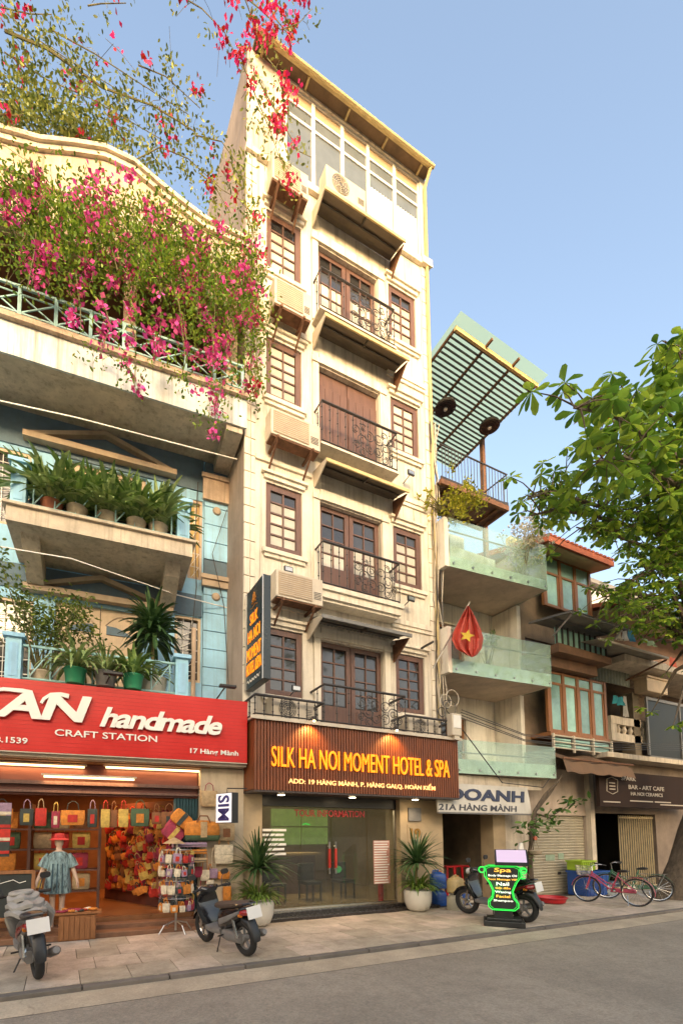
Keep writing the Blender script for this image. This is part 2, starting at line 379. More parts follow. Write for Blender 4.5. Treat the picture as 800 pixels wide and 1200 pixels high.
# ---------------------------------------------------------------- the hotel
YF = 8.87
hot = thing('narrow_hotel', 'tall narrow cream hotel with brown windows, iron balconies and a wooden name board', 'building', (5.9, YF, 0))
rows = [(4.65,6.1,3.97,6.05,3.95), (7.85,9.34,7.25,9.3,7.1), (11.36,12.78,10.5,12.66,10.4), (14.42,15.93,13.75,15.8,13.67)]
LX, RX, DX = (3.78,4.66), (7.19,8.08), (5.1,6.83)
ops = []
for wb, wt, db, dt, rb in rows: ops += [(*LX, wb, wt), (*RX, wb, wt), (*DX, db, dt)]
gx0, gx1, gz0, gz1 = 4.27, 8.34, 17.35, 19.7
add('front_wall', B().wall(3.29, 8.53, 2.6, 19.76, YF, ops + [(gx0, gx1, gz0, gz1)], .2), cream, hot)
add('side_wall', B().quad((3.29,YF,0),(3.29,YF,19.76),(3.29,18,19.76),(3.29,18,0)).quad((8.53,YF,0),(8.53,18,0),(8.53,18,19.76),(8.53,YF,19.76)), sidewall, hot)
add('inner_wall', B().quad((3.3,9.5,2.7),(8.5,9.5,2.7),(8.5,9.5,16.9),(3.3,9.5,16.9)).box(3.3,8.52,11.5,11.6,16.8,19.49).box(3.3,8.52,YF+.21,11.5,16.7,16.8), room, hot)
# eave
ev = mat('yellowed eave', (.50,.40,.20), .8, .15, 3, .1, stain=.4)
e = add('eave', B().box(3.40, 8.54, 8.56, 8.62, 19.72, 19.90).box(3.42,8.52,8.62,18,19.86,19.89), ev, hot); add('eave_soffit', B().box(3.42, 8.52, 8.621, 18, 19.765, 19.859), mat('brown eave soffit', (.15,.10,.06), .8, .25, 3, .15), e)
for i in range(5): add('rafter', B().box(3.6+i*1.15, 3.65+i*1.15, 8.63, 8.86, 19.71, 19.759), ev, e)
add('gutter_pipe', B().tube([(3.4,8.53,19.74),(8.55,8.53,19.72)], .05, 8).tube([(8.46,8.56,19.7),(8.46,8.8,19.4),(8.46,8.8,10),(8.48,8.8,4.5)], .045, 8), ev, hot, smooth=True)
# glazed top storey
fr = add('loggia_frame', B().box(gx0,gx1,8.92,8.99,gz0,gz0+.07), white, hot); add('head_rail', B().box(gx0,gx1,8.92,8.99,gz1-.06,gz1), white, fr)
vx = [gx0, P(368,129,YF).x, P(402,156,YF).x, P(432,179,YF).x, P(463,203,YF).x, gx1]
for a in vx: add('mullion', B().box(a-.045, a+.045, 8.91, 9.0, gz0+.07, gz1-.06), white, fr)
for i in range(5):
    for za, zb, mm in ((gz0+.07, 18.88, dkpane), (18.95, 19.27, dkpane), (19.33, gz1-.06, mat('tan transom panel', (.42,.31,.2), .6, .1))):
        if zb > za: add('pane', B().box(vx[i]+.05, vx[i+1]-.05, 8.95, 8.96, za, zb), mat('loggia pane', (.13,.15,.165), .12, .1, 2, .0, spec=.45) if mm is dkpane else mm, fr)
    for za, zb in ((18.88,18.95),(19.27,19.33)): add('transom', B().box(vx[i]+.046, vx[i+1]-.046, 8.92, 8.99, za, zb), white, fr)
    if i > 2:
        g = B(); n = 24
        pts = [(vx[i]+.07+(vx[i+1]-vx[i]-.14)*k/n, 8.935+.012*math.sin(k*2.1)) for k in range(n+1)]
        for k in range(n): g.quad((*pts[k], gz0+.1), (*pts[k+1], gz0+.1), (*pts[k+1], 18.5), (*pts[k], 18.5))
        add('curtain', g, white, fr)
# quoins, string courses
for xs in ((3.275,3.40),(3.42,3.52),(8.30,8.40),(8.42,8.545)):
    qm = B().box(xs[0], xs[1], YF-.03, YF+.02, .01, .37).mesh('quoin_block'); qm.materials.append(trim)
    k = 0; z = 4.02
    while z < 16.9: add('quoin_block', qm, trim, hot, (0,0,z)); z += .385
for z in (13.45, 10.12, 6.88):
    add('string_course', B().box(7.08, 8.3, YF-.07, YF, z-.07, z+.05).box(7.08, 8.3, YF-.04, YF, z-.16, z-.07), trim, hot)
    add('string_course', B().box(3.52, 4.9, YF-.05, YF, z-.35, z-.26), trim, hot)
add('cap_ledge', B().box(3.25, 8.57, YF-.1, YF, 17.0, 17.12).box(8.26,8.6,YF-.14,YF-.1,17.0,17.2), trim, hot)
for wb, wt, db, dt, rb in rows:
    for a, b in (LX, RX):
        add('hood_mould', B().box(a-.12, b+.12, YF-.1, YF, wt+.16, wt+.22).box(a-.06, b+.06, YF-.05, YF, wt+.06, wt+.16), trim, hot)
        add('sill', B().box(a-.1, b+.1, YF-.09, YF, wb-.14, wb-.05).box(a-.05, b+.05, YF-.05, YF, wb-.22, wb-.14), trim, hot)
    for a in (4.93, 6.84): add('door_jamb', B().box(a, a+.16, YF-.05, YF, db, dt+.25).box(a-.03, a+.19, YF-.08, YF-.05, dt, dt+.12), trim, hot)
    add('lintel', B().box(5.1, 6.83, YF-.06, YF, dt+.03, dt+.26), trim, hot)
# casement windows, all cut alike: frame mesh shared, ten panes each
ww, wh = .88, 1.47
def win_mesh(nc, nr, w_, h_, st=.13, mid=.035, bt=.12):
    g = B().box(0, st, 0, .07, 0, h_).box(w_-st, w_, 0, .07, 0, h_).box(st, w_-st, 0, .07, 0, bt).box(st, w_-st, 0, .07, h_-st, h_)
    iw, ih = w_-2*st, h_-st-bt; cells = []
    for i in range(1, nc): g.box(st+iw*i/nc-mid/2, st+iw*i/nc+mid/2, .01, .06, bt, h_-st)
    for j in range(1, nr):
        for i in range(nc): g.box(st+iw*i/nc+mid/2, st+iw*(i+1)/nc-mid/2, .015, .055, bt+ih*j/nr-mid/2, bt+ih*j/nr+mid/2)
    for i in range(nc):
        for j in range(nr): cells.append((st+iw*(i+.5)/nc, bt+ih*(j+.5)/nr))
    return g, cells, iw/nc-mid*.6, ih/nr-mid*.6
g, cells, pw, ph = win_mesh(2, 5, ww, wh)
wmesh = g.mesh('window'); wmesh.materials.append(timber)
pmesh2 = B().box(-pw/2, pw/2, 0, .006, -ph/2, ph/2).mesh('pane')
pm2 = pmesh2.copy(); pmesh2.materials.append(pane); pm2.materials.append(dkpane)
for ri, (wb, wt, db, dt, rb) in enumerate(rows):
    for a, b in (LX, RX):
        wo = add('window', wmesh, timber, hot, (a+.003, YF+.04, wb+.003)); wo.scale = ((b-a-.006)/ww, 1, (wt-wb-.006)/wh)
        for ci, (cx, cz) in enumerate(cells):
            q = bpy.data.objects.new('pane', pm2 if (ri == 0 or (ci % 5 == 4 and ri != 2)) else pmesh2); C.objects.link(q); q.parent = wo; q.location = (cx, .04, cz)
            q.rotation_euler = (random.uniform(-.012,.012), 0, random.uniform(-.012,.012))
    dw, dh = (DX[1]-DX[0])/2, dt-db
    lm = None
    for k in range(2):
        a = DX[0]+k*dw
        if ri == 2:
            do = add('door_leaf', B().box(a+.01, a+dw-.01, YF+.1, YF+.14, db, dt-.35), timber, hot)
            for j in range(4): add('plank', B().box(a+.03+j*(dw-.04)/4, a+.03+(j+1)*(dw-.04)/4-.012, YF+.085, YF+.1, db+.06, dt-.4), timber, do)
            add('transom_panel', B().box(a+.01, a+dw-.01, YF+.12, YF+.15, dt-.34, dt), timber, do)
        else:
            g2, cl2, pw2, ph2 = win_mesh(2, 4, dw-.02, dh, .11, .03, dh*.3)
            if lm is None: lm = g2.mesh('door_leaf'); lm.materials.append(timber)
            do = add('door_leaf', lm, timber, hot, (a+.01, YF+.1, db))
            qm = B().box(-pw2/2, pw2/2, 0, .006, -ph2/2, ph2/2).mesh('pane'); qd = qm.copy(); qm.materials.append(pane); qd.materials.append(dkpane)
            for ci, (cx, cz) in enumerate(cl2):
                q = add('pane', qd if (ci % 4 > 1 or ri == 0) else qm, None, do, W[do.name]+Vector((cx, .04, cz)))
            add('lower_panel', B().box(a+.14, a+dw-.13, YF+.085, YF+.1, db+.1, db+dh*.26), timber, do)
            if ri == 0 or k == 0:
                g3 = B()
                for kk in range(14): g3.box(a+.15+kk*.045, a+.19+kk*.045, YF+.16+(kk % 2)*.015, YF+.165+(kk % 2)*.015, db+dh*.32, dt-.25)
                if ri == 0: add('curtain', g3, white, do)
# iron balcony railings
def railing(x0, x1, y0, y1, zb, zt, parent, nb=11, scroll=True, sides=True, bal=None):
    g = B().tube([(x0,y1,zt-.02),(x0,y0,zt),(x1,y0,zt),(x1,y1,zt-.02)] if sides else [(x0,y0,zt),(x1,y0,zt)], .03, 6)
    g.tube([(x0,y1,zb+.06),(x0,y0,zb+.06),(x1,y0,zb+.06),(x1,y1,zb+.06)] if sides else [(x0,y0,zb+.06),(x1,y0,zb+.06)], .016, 5)
    o = add('railing', g, iron, parent)
    bm = B().tube([(0,0,0),(0,0,zt-zb)], .011, 5)
    for q in (.3,.6,.85): bm.lathe([(.011,-.02),(.022,0),(.011,.02)], (0,0,(zt-zb)*q), 6)
    bm = bm.mesh('baluster'); bm.materials.append(iron)
    for i in range(nb): add('baluster', bm, iron, o, (x0+(x1-x0)*i/(nb-1), y0, zb))
    if sides:
        for xx in (x0, x1): add('baluster', bm, iron, o, (xx, (y0+y1)/2, zb))
    if scroll:
        g = B(); cx = x0+(x1-x0)*.68; hh = zt-zb
        for sx in (-1, 1):
            for (dx, dz, rr) in ((.12,.3,.11),(.13,.62,.12),(.33,.45,.13),(.30,.78,.08),(.32,.18,.09),(.5,.3,.08),(.5,.66,.1)):
                a0 = random.uniform(0, 6)
                g.torus((cx+sx*dx, y0, zb+hh*dz), rr, .010, 'y', 16, 5, a0, a0+4.9); g.torus((cx+sx*dx, y0, zb+hh*dz), rr*.5, .009, 'y', 12, 5, a0+2, a0+6.4)
        add('scrollwork', g, iron, o)
    return o
for ri, (wb, wt, db, dt, rb) in enumerate(rows[1:], 1):
    railing(4.97, 7.05, 8.5, YF, rb, rb+1.0, hot)
    dp = .26
    add('balcony_ledge', (B().box(4.9, 7.14, 8.45, YF-.001, rb-.1, rb).box(4.95, 7.09, 8.5, YF-.001, rb-dp, rb-.1).box(5.0,7.04,8.56,YF-.001,rb-dp-.06,rb-dp) if ri == 1 else B().box(4.93, 7.09, 8.47, YF-.001, rb-.05, rb)), trim, hot)
# canopies over the doors
cano = mat('aged canopy sheet', (.13,.105,.08), .7, .2, 2, .1, stain=.4, trans=.03)
edge = mat('yellowed canopy edge', (.55,.42,.2), .7, .2, 4, .1)
for zc, x0, x1, yf, corr in ((16.42,4.98,7.26,8.3,0), (13.27,4.98,7.3,8.32,0), (9.83,4.98,7.2,8.32,0), (6.25,4.8,7.12,8.25,1)):
    g = B(); n = 46 if corr else 1; pts = []
    for t in range(6):
        y = YF-.01-(YF-yf)*t/5; z = zc+.14-.14*(t/5)**2
        pts.append([(x0+(x1-x0)*k/n, y, z+(.014*math.sin(k*math.pi) if 0 else (.016 if k % 2 else 0)*corr)) for k in range(n+1)])
    for a, b in zip(pts, pts[1:]):
        for k in range(n): g.quad(a[k], b[k], b[k+1], a[k+1])
    top = B().add(g.v, g.f).xf(Matrix.Translation((0,0,.02)))
    c_ = add('canopy', B().add(g.v, g.f).add(top.v, top.f), mat('grey corrugated sheet', (.22,.21,.19), .6, .2, 3, .1) if corr else cano, hot)
    add('canopy_edge', B().box(x0-.03, x1+.03, yf-.035, yf-.002, zc-.03, zc+.045), grey if corr else edge, c_)
    add('canopy_rib', B().box(x0+.05,x1-.05,8.55,8.58,zc+.05,zc+.075).box((x0+x1)/2-.015,(x0+x1)/2+.015,yf+.01,8.54,zc-.02,zc+.02), iron, c_)
    for xx, mm in ((x0-.02, acwhite), (x1, rust)):
        add('bracket', B().prism([(yf+.02, zc-.03), (YF-.01, zc+.12), (YF-.01, zc-.42), (YF-.06, zc-.42)] if mm is rust else [(yf-.02, zc+.03),(YF-.01,zc+.13),(YF-.01,zc-.28),(YF-.1,zc-.28),(yf-.02,zc-.05)], 'x', xx-.012, xx+.012), mm, c_)
# air conditioners
def aircon(label, x0, x1, y0, z0, z1, brk=True, dep=.3, rnd=True, group='air conditioner units on the hotel front'):
    t = thing('air_conditioner', label, 'air conditioner', ((x0+x1)/2, y0, z0), group)
    add('casing', B().box(x0, x1, y0, y0+dep, z0, z1), acwhite, t, bevel=.012)
    cx, cz, r = x0+(x1-x0)*.36, (z0+z1)/2, (z1-z0)*.41
    if not rnd:
        add('front_panel', B().box(x0+.06, x1-(x1-x0)*.24, y0-.012, y0-.001, z0+.05, z1-.05), mat('tan louvre panel', (.36,.27,.18), .6, .15, 5, .05), t)
        g = B()
        for k in range(11): g.box(x0+.07, x1-(x1-x0)*.25, y0-.018, y0-.0125, z0+.07+k*(z1-z0-.14)/10, z0+.082+k*(z1-z0-.14)/10)
        add('louvres', g, acwhite, t, kind='stuff')
    else: add('fan_recess', B().lathe([(r,0),(r*.98,-.006)], (cx,y0-.001,cz), 24, 'y'), acdark, t)
    g = B()
    for q in (.25,.45,.65,.85,1) if rnd else (): g.torus((cx,y0-.012,cz), r*q, .006, 'y', 22, 4)
    for k in range(8 if rnd else 0): g.bar((cx+r*.2*math.cos(k*.785),y0-.014,cz+r*.2*math.sin(k*.785)), (cx+r*math.cos(k*.785),y0-.014,cz+r*math.sin(k*.785)), .006)
    if rnd: add('fan_grille', g, acwhite, t)
    g = B()
    for k in range(5): g.box(x1-(x1-x0)*.2, x1-.05, y0-.006, y0-.001, z0+.12+k*.035, z0+.135+k*.035)
    add('vent', g, acdark, t); add('base_pan', B().box(x0+.02,x1-.02,y0+.02,y0+dep-.02,z0-.03,z0-.001), rust, t)
    if brk:
        for xx in (x0+.15, x1-.2): add('bracket', B().box(xx-.025,xx+.025,y0-.06,YF,z0-.09,z0-.035).bar((xx,y0-.02,z0-.08),(xx,YF-.01,z0-.42),.035), rust, t)
    return t
def acp(label, u0, v0, u1, v1, y=8.42, **k):
    a = P(u0, v0, y); b = P(u1, v1, y); return aircon(label, a.x, b.x, y, min(a.z, b.z)-.0, min(a.z, b.z)+.56, **k)
def zof(u, v, y=8.42): return P(u, v, y).z
aircon('topmost air conditioner at the left, under red blossom beside the glazed storey', 3.72, 4.62, 8.42, zof(316,205), zof(316,205)+.62, rnd=False)
aircon('air conditioner between the third and fourth left windows of the hotel', 3.78, 4.68, 8.42, zof(317,351), zof(317,351)+.62, rnd=False)
aircon('wide cream air conditioner under the third left window of the hotel', 3.7, 4.88, 8.42, zof(316,506), zof(316,506)+.58, rnd=False)
aircon('white air conditioner beside the dark hanging blade sign', 3.82, 4.92, 8.42, zof(320,697), zof(320,697)+.58, rnd=False)
aircon('air conditioner on top of the highest door canopy', 5.05, 6.15, 8.36, 16.62, 17.2, False, .32)
# hanging blade sign
navy = mat('dark teal sign board', (.012,.022,.026), .3, .1, 4, 0)
amber = glow('amber letter light', (1, .26, .006), .34)
bl = thing('blade_sign', 'dark upright blade sign with glowing amber lettering on the hotel corner', 'sign', (3.38, 8.4, 4.6))
add('board', B().box(3.30, 3.46, 7.86, 8.78, 4.6, 6.62), navy, bl, bevel=.01)
add('rim', B().box(3.285,3.30,7.86,7.885,4.6,6.62).box(3.285,3.30,8.755,8.78,4.6,6.62), steel, bl)
def side(z, yl): return Matrix.Translation((3.298, yl, z)) @ Matrix.Rotation(R(-90), 4, 'Z')
for s_, z_, w_, h_ in (('SILK',5.86,.40,.22), ('HA NOI',5.52,.62,.24), ('MOMENT',5.16,.74,.25), ('HOTEL &SPA',4.87,.78,.24)):
    write(s_, 0,0,0, w_, h_, amber, bl, .006, .0, each=False, name='lettering', M=side(z_, 8.32+w_/2))
g = B()
for k in range(7):
    a = math.pi*k/6; g.tube([(3.294, 8.32-.03*math.cos(a), 6.27+.03*math.sin(a)), (3.294, 8.32-.11*math.cos(a), 6.26+.13*math.sin(a)), (3.294, 8.32-.08*math.cos(a), 6.29+.19*math.sin(a))], .010, 4)
g.tube([(3.294,8.5,6.2),(3.294,8.38,6.17),(3.294,8.26,6.21),(3.294,8.14,6.17)], .009, 4)
add('lotus_emblem', g, mat('dull amber', (.5,.2,.03), .5), bl)
add('script_line', B().tube([(3.294, 8.66-k*.03, 4.73+.035*math.sin(k*1.5)) for k in range(23)], .008, 4), whitelet, bl)
add('bracket', B().tube([(3.38,8.7,6.5),(3.38,YF+.05,6.5)], .02, 6).tube([(3.38,8.7,4.72),(3.38,YF+.05,4.72)], .02, 6), iron, bl)
# floodlights at the sills
for (u, v), lb in (((337,669),'beside the blade sign'), ((480,556),'right of the second balcony'), ((480,703),'low at the right quoins'), ((346,808),'above the wooden name board')):
    p = P(u, v, 8.62)
    t = thing('floodlight', 'small black floodlight '+lb, 'floodlight', p, 'floodlights on the hotel front')
    add('lamp_head', B().box(p.x-.1,p.x+.1,8.56,8.6,p.z-.05,p.z+.07), black, t); add('lens', B().box(p.x-.08,p.x+.08,8.552,8.559,p.z-.03,p.z+.05), steel, t)
    add('arm', B().tube([(p.x,8.6,p.z),(p.x,8.87,p.z-.06)], .012, 5), black, t)
# wooden name board with lit letters
nb = thing('hotel_name_board', 'long wooden slatted name board with glowing amber letters above the hotel entrance', 'sign', (5.9, 8.4, 2.57))
add('backing', B().box(3.30, 8.53, 8.32, 8.86, 2.58, 3.93), slatwood, nb)
n = 78; ws = (8.53-3.30)/n
sm = B().box(.006, ws-.016, 8.28, 8.325, 2.57, 3.94).mesh('slat'); sm.materials.append(slatwood)
for i in range(n): add('slat', sm, slatwood, nb, (3.30+i*ws, 0, 0))
add('top_cap', B().box(3.26, 8.57, 8.24, 8.9, 3.945, 3.99).box(3.2,8.6,8.22,8.238,3.93,4.0), acwhite, nb)
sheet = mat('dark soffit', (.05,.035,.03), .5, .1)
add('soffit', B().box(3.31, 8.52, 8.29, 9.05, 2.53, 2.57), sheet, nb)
a = P(318,894,8.26); b = P(526,909,8.26); zt = P(318,868,8.26).z
write('SILK HA NOI MOMENT HOTEL & SPA', a.x, 8.265, 3.03, b.x-a.x, .40, amber, nb, .03, -.004, serif=True)
a = P(338,917,8.26); b = P(510,931,8.26)
write('ADD: 19 HÀNG MÀNH, P. HÀNG GAI,Q. HOÀN KIẾM', a.x, 8.272, 2.70, b.x-a.x, .165, glow('pale amber letters', (1,.55,.2), .3), nb, .015, .012, each=False, name='address_lettering')
def lamp(o_parent, name, loc, en, col, r=.05, kind='POINT', rot=None, size=None, spot=None):
    l = bpy.data.lights.new(name, kind); l.energy = en; l.color = col
    if kind == 'AREA': l.shape = 'RECTANGLE'; l.size, l.size_y = size
    else: l.shadow_soft_size = r
    if kind == 'SPOT': l.spot_size = spot; l.spot_blend = .6
    o = bpy.data.objects.new(name, l); C.objects.link(o); o.parent = o_parent; o.location = Vector(loc)-W[o_parent.name]
    if rot: o.rotation_euler = rot
    return o
for u, v in ((368,846), (465,862)):
    p = P(u, v, 8.05)
    t = thing('sign_lamp', 'small lamp washing the left of the wooden name board' if u < 400 else 'small lamp washing the right of the wooden name board', 'lamp', (p.x, 8.05, 4.0), 'lamps over the name board')
    add('arm', B().tube([(p.x,8.3,4.0),(p.x,8.1,4.06),(p.x,8.06,4.03)], .01, 5), iron, t); add('head', B().lathe([(.035,0),(.04,.06),(.02,.08)], (p.x,8.05,3.97), 10), iron, t)
    add('bulb', B().lathe([(.02,0),(.028,.02),(.02,.04)], (p.x,8.05,3.945), 10), glow('warm bulb', (1,.6,.25), 5), t)
    lamp(t, 'bulb_light', (p.x, 8.06, 3.93), 20, (1,.5,.15), .03, 'SPOT', (R(28),0,0), spot=R(120))
for u, v in ((338,929), (418,933), (491,936)):
    p = G(u, v, 2.525)
    t = thing('downlight', {338:'left',418:'middle',491:'right'}[u]+' round downlight glowing under the wooden name board', 'lamp', (p.x, 8.6, 2.5), 'downlights under the name board')
    add('rim', B().lathe([(.09,0),(.09,.02)], (p.x,8.55,2.512), 16), steel, t); add('lens', B().lathe([(.07,0),(.07,.006)], (p.x,8.55,2.5), 16), glow('warm downlight', (1,.75,.45), 5), t)
    lamp(t, 'downlight_light', (p.x, 8.55, 2.48), 5, (1,.72,.42), .06, 'SPOT', spot=R(130))
# balcony over the board: railings of different heights and machines behind them
r1 = railing(3.32, 4.83, 8.3, YF, 3.99, 4.42, hot, 9, False)
r2 = railing(4.86, 6.97, 8.3, YF, 3.99, 4.83, hot, 8, True)
r3 = railing(7.0, 8.45, 8.3, YF, 3.99, 4.4, hot, 8, False)
aircon('air conditioner with round fan behind the left low railing over the name board', 3.75, 4.7, 8.45, 4.0, 4.5, False)
aircon('air conditioner behind the right low railing over the name board', 7.2, 8.1, 8.45, 4.0, 4.45, False)
mb = thing('meter_box', 'white electric meter box at the right end of the name board', 'meter box', (8.4, 8.2, 4))
add('case', B().box(8.2,8.5,8.12,8.3,4.02,4.55), acwhite, mb, bevel=.02); add('door', B().box(8.23,8.47,8.105,8.12,4.2,4.5), white, mb); add('gland', B().box(8.28,8.44,8.14,8.28,3.93,4.02), acwhite, mb)
# ground floor
pier = mat('tan stone pier', (.40,.30,.18), .6, .12, 3, .06)
granite = mat('dark granite', (.035,.03,.028), .25, .3, 20, .03)
GY = 9.05
gf = [add('left_pier', B().box(3.29,3.71,8.86,9.4,0,2.53), pier, hot), add('right_pier', B().box(7.22,8.53,8.86,9.4,0,2.53), pier, hot)]
add('door_head', B().box(3.71,7.22,GY-.05,GY+.2,2.31,2.53), black, hot)
lob = mat('lobby wall', (.26,.19,.10), .7, .15)
add('lobby_wall', B().quad((3.32,14.5,0),(8.5,14.5,0),(8.5,14.5,3),(3.32,14.5,3)).quad((3.31,9.4,0),(3.31,14.5,0),(3.31,14.5,3),(3.31,9.4,3)).quad((8.51,9.4,0),(8.51,9.4,3),(8.51,14.5,3),(8.51,14.5,0)).quad((3.3,9.1,2.75),(3.3,14.5,2.75),(8.52,14.5,2.75),(8.52,9.1,2.75)), lob, hot)
add('lobby_floor', B().box(3.32,8.52,9.0,14.5,.02,.14), mat('polished tile', (.30,.23,.14), .15, .1, 4, 0), hot)
add('step', B().box(3.3,7.6,8.78,9.02,.0,.135), granite, hot, bevel=.01); add('step', B().box(3.2,8.1,8.55,8.779,-.01,.065), granite, hot, bevel=.01)
add('door_track', B().box(3.71,7.22,GY-.02,GY+.03,.136,.17).box(3.70,3.735,GY-.03,GY+.04,.17,2.31).box(7.19,7.22,GY-.03,GY+.04,.17,2.31), steel, hot)
gx = [3.74, P(352,1000,GY).x, P(388,1000,GY).x, P(430,1000,GY).x, 7.18]
for i in range(4):
    d = add('door_pane' if i in (1,2) else 'shop_pane', B().box(gx[i]+.008, gx[i+1]-.008, GY, GY+.012, .18, 2.3), clearg, hot)
    if i in (1,2):
        hx = gx[2]+(-.08 if i == 1 else .08)
        add('handle', B().tube([(hx,GY-.06,.85),(hx,GY-.06,1.55)], .022, 8).tube([(hx,GY,.95),(hx,GY-.06,.95)], .012, 6).tube([(hx,GY,1.45),(hx,GY-.06,1.45)], .012, 6), steel, d)
        add('grip', B().tube([(hx,GY-.06,.98),(hx,GY-.06,1.4)], .032, 8), mat('red grip', (.4,.03,.02), .4), d)
a = P(345,956,GY-.01); b = P(427,956,GY-.01); redlet = mat('red vinyl letters', (.6,.03,.03), .4, .03)
ws_ = thing('window_lettering', 'red tour information lettering stuck on the hotel glass', 'lettering', (a.x, GY-.01, 2.1))
write('TOUR INFORMATION', a.x, GY-.004, 2.1, b.x-a.x, .15, redlet, ws_, .003, .02)
g = B(); lst = thing('price_list', 'tall red and white printed price list stuck on the hotel glass at right', 'notice', (6.6, GY-.01, .9))
a = P(437,985,GY); b = P(457,1035,GY); add('sheet', B().box(a.x,b.x,GY-.004,GY-.002,b.z,a.z), mat('pinkish print sheet', (.45,.22,.17), .6), lst)
n = 17
for k in range(n): g.box(a.x+.02, b.x-.02-random.uniform(0,.1), GY-.008, GY-.005, b.z+(a.z-b.z)*(k+.25)/n, b.z+(a.z-b.z)*(k+.65)/n)
add('print_lines', g, whitelet, lst, kind='stuff')
g = B(); l2 = thing('white_notice', 'white printed lines on the hotel glass at far left', 'notice', (3.9, GY-.01, 1.2))
for k in range(6): g.box(3.8, 4.35-random.uniform(0,.12), GY-.006, GY-.003, 1.28+k*.1, 1.33+k*.1)
add('print_lines', g, whitelet, l2, kind='stuff')
# lobby furniture
dk = thing('reception_desk', 'dark reception desk with a pale top inside the hotel lobby', 'desk', (5.4,11.5,.14))
add('front', B().box(4.4,6.3,11.3,11.4,.14,1.15), timber, dk); add('top', B().box(4.3,6.4,11.2,11.8,1.15,1.21), lob, dk); add('side', B().box(4.4,4.5,11.4,11.78,.14,1.15), timber, dk)
for i in range(5):
    add_ = thing('green_drape', ['leftmost','second','middle','fourth','last'][i]+' bright green drape strip at the left lobby wall', 'curtain', (3.75+i*.16, 9.6+i*.35, .5), 'green drapes in the lobby')
    add('cloth', B().box(3.6+i*.17, 3.7+i*.17, 9.8+i*.3, 9.84+i*.3, .9, 2.5), mat('green drape', (.13,.28,.04), .7, .2, 5), add_)
lb = thing('light_box_picture', 'lit landscape picture panels on the lobby back wall', 'picture', (6.9,14.3,1.2))
pm_ = mat('landscape print', (.13,.20,.05), .5, .8, 2.2, 0, emit=((.25,.38,.08), .16))
for i in range(2):
    for j in range(2): add('panel', B().box(6.35+i*1.15, 7.45+i*1.15, 14.36, 14.4, 1.35+j*.62, 1.93+j*.62), pm_, lb)
gn = thing('green_neon', 'green neon strip glowing in the lobby', 'lamp', (6.4,13,2.1)); add('tube', B().tube([(6.75,12.9,2.0),(6.85,12.9,2.03),(7.0,12.9,2.0)], .02, 6), glow('green neon', (.05,1,.12), .2), gn)
fe = thing('fire_extinguisher', 'red fire extinguisher behind the hotel glass', 'extinguisher', (6.95,9.25,.14))
add('cylinder', B().lathe([(.06,0),(.065,.03),(.065,.38),(.03,.45),(.02,.48)], (6.9,9.22,.14), 12), mat('extinguisher red', (.45,.01,.01), .3), fe, smooth=True); add('valve', B().box(6.87,6.95,9.2,9.24,.62,.68), black, fe)
for i in range(3):
    ch = thing('lobby_chair', ['left','middle','right'][i]+' dark chair inside the hotel lobby', 'chair', (4.6+i*.9, 10.2, .14), 'lobby chairs')
    cx = 4.6+i*.95; add('seat', B().box(cx-.22,cx+.22,10.0,10.45,.5,.58), black, ch, bevel=.02); add('backrest', B().box(cx-.22,cx+.22,10.42,10.48,.58,1.0), black, ch, bevel=.02)
    for sx in (-.19,.19):
        for sy in (10.03,10.42): add('leg', B().box(cx+sx-.018,cx+sx+.018,sy-.018,sy+.018,.14,.5), black, ch)
cl = thing('ceiling_lamp', 'warm ceiling lamp inside the hotel lobby', 'lamp', (5.6,11,2.7)); add('panel', B().box(5.2,6.0,10.8,11.2,2.68,2.74), glow('lobby lamp', (1,.75,.4), 1), cl)
lamp(cl, 'lobby_light', (5.6,11,2.62), 17, (1,.75,.4), kind='AREA', size=(1,.6))
# house number plate and small wall panel
np_ = thing('house_number', 'gold house number nineteen on the pier right of the hotel glass', 'house number', (7.6,8.84,1.7))
c0 = P(486,977,8.85); add('plate', B().box(c0.x-.22,c0.x+.22,8.845,8.859,c0.z-.2,c0.z+.22), pier, np_); write('19', c0.x-.15, 8.842, c0.z-.13, .3, .26, mat('gold', (.32,.17,.04), .35, .1, metal=.6), np_, .02, .03)
wp = thing('wall_box', 'grey square wall panel above the gold house number', 'panel', (c0.x,8.84,2.1)); add('panel', B().box(c0.x-.2,c0.x+.18,8.82,8.859,2.02,2.34), grey, wp, bevel=.01)

# ---------------------------------------------------------------- the craft-shop house (built in its own frame, then set askew)
lh = thing('craft_shop_house', 'blue old house with a tan gable, deep balconies and a bright craft shop', 'building', (0,0,0))
YB = 10.1
wops = [(-.36,1.36,4.3,6.5), (2.04,2.62,5.1,6.6), (-2.6,-.75,4.6,6.4), (-.36,1.36,7.45,9.6), (2.3,2.62,7.5,9.4), (-2.6,-.9,7.9,9.5)]
add('front_wall', B().wall(-4, 3.28, 3.1, 10.4, YB, wops, .2), bluewall, lh)
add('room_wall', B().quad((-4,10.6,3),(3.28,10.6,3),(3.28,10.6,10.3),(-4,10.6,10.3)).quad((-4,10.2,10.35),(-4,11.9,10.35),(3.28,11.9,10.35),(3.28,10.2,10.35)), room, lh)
add('frieze', B().box(-4,2.63,YB-.03,YB,9.62,10.38), bluedk, lh); add('frieze', B().box(-4,2.63,YB-.03,YB,6.62,7.12), bluedk, lh)
